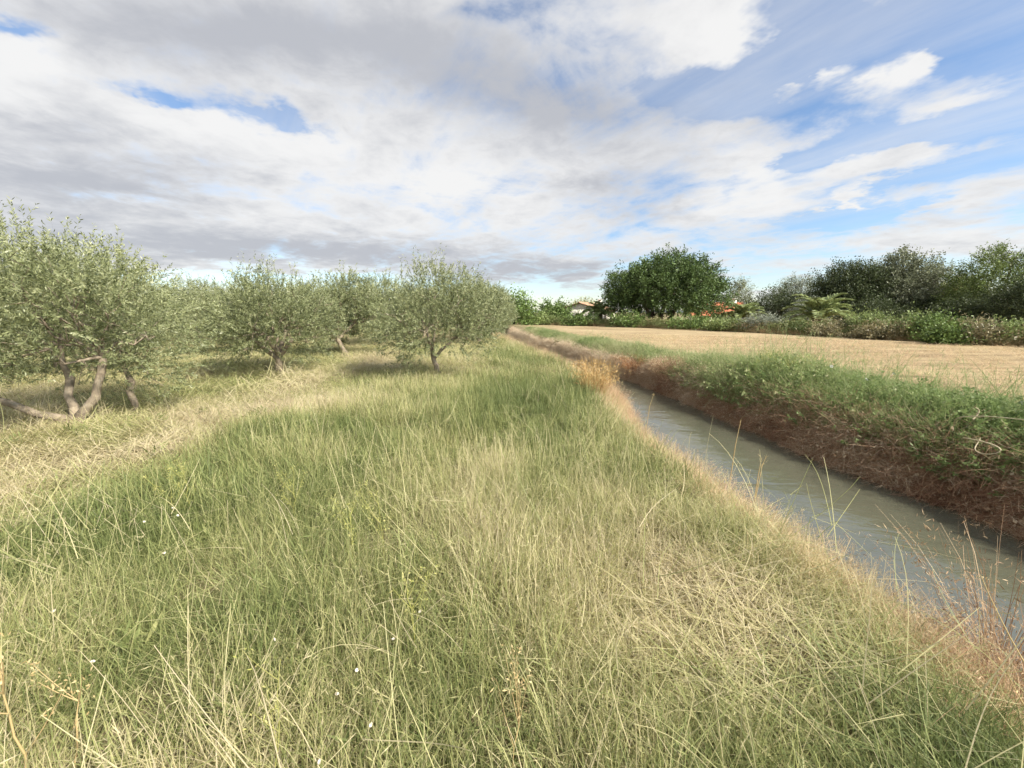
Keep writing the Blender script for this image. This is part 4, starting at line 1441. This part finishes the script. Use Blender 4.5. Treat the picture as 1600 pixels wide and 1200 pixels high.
# red brown dry plant at the right edge of the near bank
def bushy_dry(name, loc, h, w, mat, lab, cat, seed, n=160, lean=(0, 0), curl=(.1, .9), wid=.004, tips=5, hl=.05):
    rg = np.random.default_rng(seed)
    e = empty(name, loc)
    g, hd = Geo(), Geo()
    a, q = rg.uniform(0, 2 * PI, n), w * .4 * np.sqrt(rg.random(n))
    b = np.stack([np.cos(a) * q, np.sin(a) * q, np.full(n, -.03)], -1)
    L = h * rg.uniform(.45, 1.1, n)
    le = rg.uniform(.02, .5, n)
    cu = rg.uniform(*curl, n)
    g.blades(b, a, le, cu, L, wid * rg.uniform(.6, 1.3, n), np.clip(rg.normal(.5, .22, n), 0, 1), 5, .4, rg.normal(0, .5, n))
    th = le + cu * .6
    tp = b + np.stack([np.sin(th) * np.cos(a), np.sin(th) * np.sin(a), np.cos(th)], -1) * L[:, None] * .85
    ti = np.repeat(np.arange(n), tips)
    m = len(ti)
    hd.leaves(tp[ti] + rg.normal(0, .035, (m, 3)) * h, rg.normal(0, .6, (m, 3)) + [0, 0, .5], hl * rg.uniform(.5, 1.4, m), hl * .14, np.clip(rg.normal(.65, .25, m), 0, 1), rg, .2)
    obj('stem', g.mesh('dry_stems', mat), e)
    tag(obj('seed_heads', hd.mesh('dry_heads', mat), e), kind='stuff')
    tag(e, lab, cat)


q = (2.30, 1.38); bushy_dry('dry_bush', (q[0], q[1], gz(*q)), .62, .36, M_redstraw, 'red brown feathery dry bush at the right edge of the near bank', 'dry bush', 31, 560, curl=(.1, 1.3), wid=.0036, tips=10, hl=.026)
q = (2.55, 1.72); bushy_dry('dry_bush', (q[0], q[1], gz(*q) + .05), 1.0, .16, M_redstraw, 'curly pale dry plume above the red brown bush', 'dry bush', 32, 120, curl=(.0, .9), wid=.004, tips=10, hl=.035)
q = at(930, 612, .1); bushy_dry('grass_tuft', (q[0], q[1], gz(q[0], q[1])), .80, .40, M_tuft, 'tall golden dry tuft standing on the near bank crest', 'grass tuft', 33, 300, curl=(.0, .5), wid=.007, tips=5, hl=.07)
q = (xr(8.0) + 1.55, 8.1); bushy_dry('grass_tuft', (float(q[0]), q[1], gz(q[0], q[1])), .80, .55, M_yelst, 'bushy tuft rising above the green weeds on the far bank', 'grass tuft', 34, 320, curl=(.3, 1.3), wid=.008, tips=5, hl=.06)
for k, (yy, kk) in enumerate(((12.6, .45), (11.0, .55), (13.6, .5))):
    q = (float(xr(yy) + kk), yy)
    bushy_dry('dry_bush', (q[0], q[1], gz(*q)), .62 - .06 * k, .6, fol('rust_bush', (.34, .17, .075), .25) if k == 0 else M_redstraw, ('orange rust coloured dry bush on the far bank', 'brown dry bush nearer than the orange one on the far bank', 'small brown dry bush behind the orange one')[k], 'dry bush', 35 + k, 340, curl=(.4, 1.5), wid=.007, tips=7, hl=.06)

# pale vine stems arching over the weeds of the far bank
M_vine = veg_mat('dry_vine', [(0, (.30, .25, .15)), (.5, (.48, .42, .28)), (1, (.6, .54, .4))], .1, .6, 1.0)
V = [((1475, 720), (1480, 670), (1500, 652), (1540, 650), (1590, 656)), ((1494, 708), (1492, 690), (1510, 682), (1545, 690), (1560, 705), (1545, 713), (1525, 700), (1523, 684)),
     ((1520, 655), (1521, 640), (1530, 636)), ((1380, 690), (1385, 660), (1400, 652), (1410, 655))]
labs = ('pale dry vine arching over the green weeds', 'looped pale vine ring hanging on the far bank', 'short hooked vine end above the arching vine', 'thin pale vine among weeds left of the arching vine')
for k, pts in enumerate(V):
    P = []
    for (a, b) in pts:
        d = view_dir(a, b)
        t = (5.14 + .012 * (1540 - a) * .3) / d[0]
        P.append(np.array([0, 0, EYE]) + d * t)
    P = np.array(P)
    s = np.linspace(0, len(P) - 1, 26)
    PP = np.stack([np.interp(s, np.arange(len(P)), P[:, c]) for c in range(3)], -1)
    for _ in range(4):
        PP[1:-1] = (PP[:-2] + 2 * PP[1:-1] + PP[2:]) / 4
    PP[:, 0] += .06 * np.sin(s * 2)
    g = Geo(); rod(g, PP, .0085, .005, .5)
    base = PP[0].copy()
    g.v = [q - base for q in g.v]
    tag(obj('dry_vine', g.mesh('vine', M_vine), None, base), labs[k], 'vine', 'pale vines on the far bank')

# white bindweed flowers
fl = Geo()
th = np.arange(10) * 2 * PI / 10
ring = lambda r, z: np.stack([np.cos(th) * r, np.sin(th) * r, 0 * th + z], -1)
v = np.concatenate([ring(.006, -.03), ring(.012, .0), ring(.034, .018), ring(.042, .016)])
k = np.arange(10)
fl.add(v, np.concatenate([np.stack([a * 10 + k, a * 10 + (k + 1) % 10, (a + 1) * 10 + (k + 1) % 10, (a + 1) * 10 + k], -1) for a in range(3)]), .5)
flm = fl.mesh('bindweed_flower', M_white, True)
for k, (px, py, dx) in enumerate(((1299, 573, 6.0), (1353, 593, 6.1), (1396, 584, 6.3), (1597, 630, 6.2))):
    d = view_dir(px, py)
    P = np.array([0, 0, EYE]) + d * (dx / d[0])
    o = obj('bindweed_flower', flm, None, P)
    o.rotation_euler = (R(40), R(-35), k)
    o.scale = (.7,) * 3
    tag(o, ('white bindweed flower leftmost on the green far bank', 'white bindweed flower lowest of the group on the far bank', 'white bindweed flower by the field edge of the far bank', 'white bindweed flower at the right picture edge')[k], 'flower', 'white flowers on the far bank')

# snail shells on the grass stems
M_shell = plain_mat('snail_shell', lambda: ramp(noise(coords(), 60, 3, .5), [(.35, (.50, .44, .34)), (.6, (.78, .74, .66))]), .45)
g = Geo()
t = np.linspace(0, 4.6 * PI, 44)
rr = .0010 * np.exp(t * .105)
g.tube(np.stack([np.cos(t) * rr * 1.1, np.sin(t) * rr * 1.1, .0055 - rr * .9], -1), rr * .98, 7)
shm = g.mesh('snail_shell', M_shell, True)
for k, (px, py) in enumerate(((557, 1046), (578, 1132), (497, 1190), (83, 954), (145, 1034), (655, 955), (614, 997), (527, 1085), (430, 998), (270, 793), (278, 805), (225, 815), (257, 864))):
    P = at(px, py, .22)
    o = obj('snail_shell', shm, None, P)
    o.scale = (1.05,) * 3
    o.rotation_euler = (rng.uniform(0, 3), rng.uniform(0, 3), rng.uniform(0, 3))
    tag(o, 'tiny white snail shell on a foreground grass stem', 'snail shell', 'snail shells in the foreground grass')

# thin stems standing over the water at the near bank
for k, (px, py, top, lx) in enumerate(((1142, 735, 655, .05), (1180, 770, 715, .02), (1185, 745, 712, .06), (1010, 655, 615, .10))):
    P = at(px, py, -.2)
    zt = on(px, top, P[1])[2]
    g = Geo(); rod(g, [(0, 0, -.25), (lx * .4, 0, (zt + .2) * .5), (lx, 0, zt + .2)], .0055, .002, .6)
    hd_ = Geo()
    hd_.leaves(np.array([[lx, 0, zt + .2 - .02 * q] for q in range(5)]), rng.normal(0, .5, (5, 3)) + [0, 0, .8], .05, .006, U(.4, 1, 5), rng, .1)
    e = empty('reed', P)
    obj('stem', g.mesh('water_stem', M_straw), e)
    tag(obj('seed_heads', hd_.mesh('water_stem_head', M_straw), e), kind='stuff')
    tag(e, ('tall single stem standing out over the water', 'short stem over the water right of the tall one', 'bent stem beside the short one over the water', 'slanting twig at the far end of the wide water')[k], 'reed', 'reeds over the water')
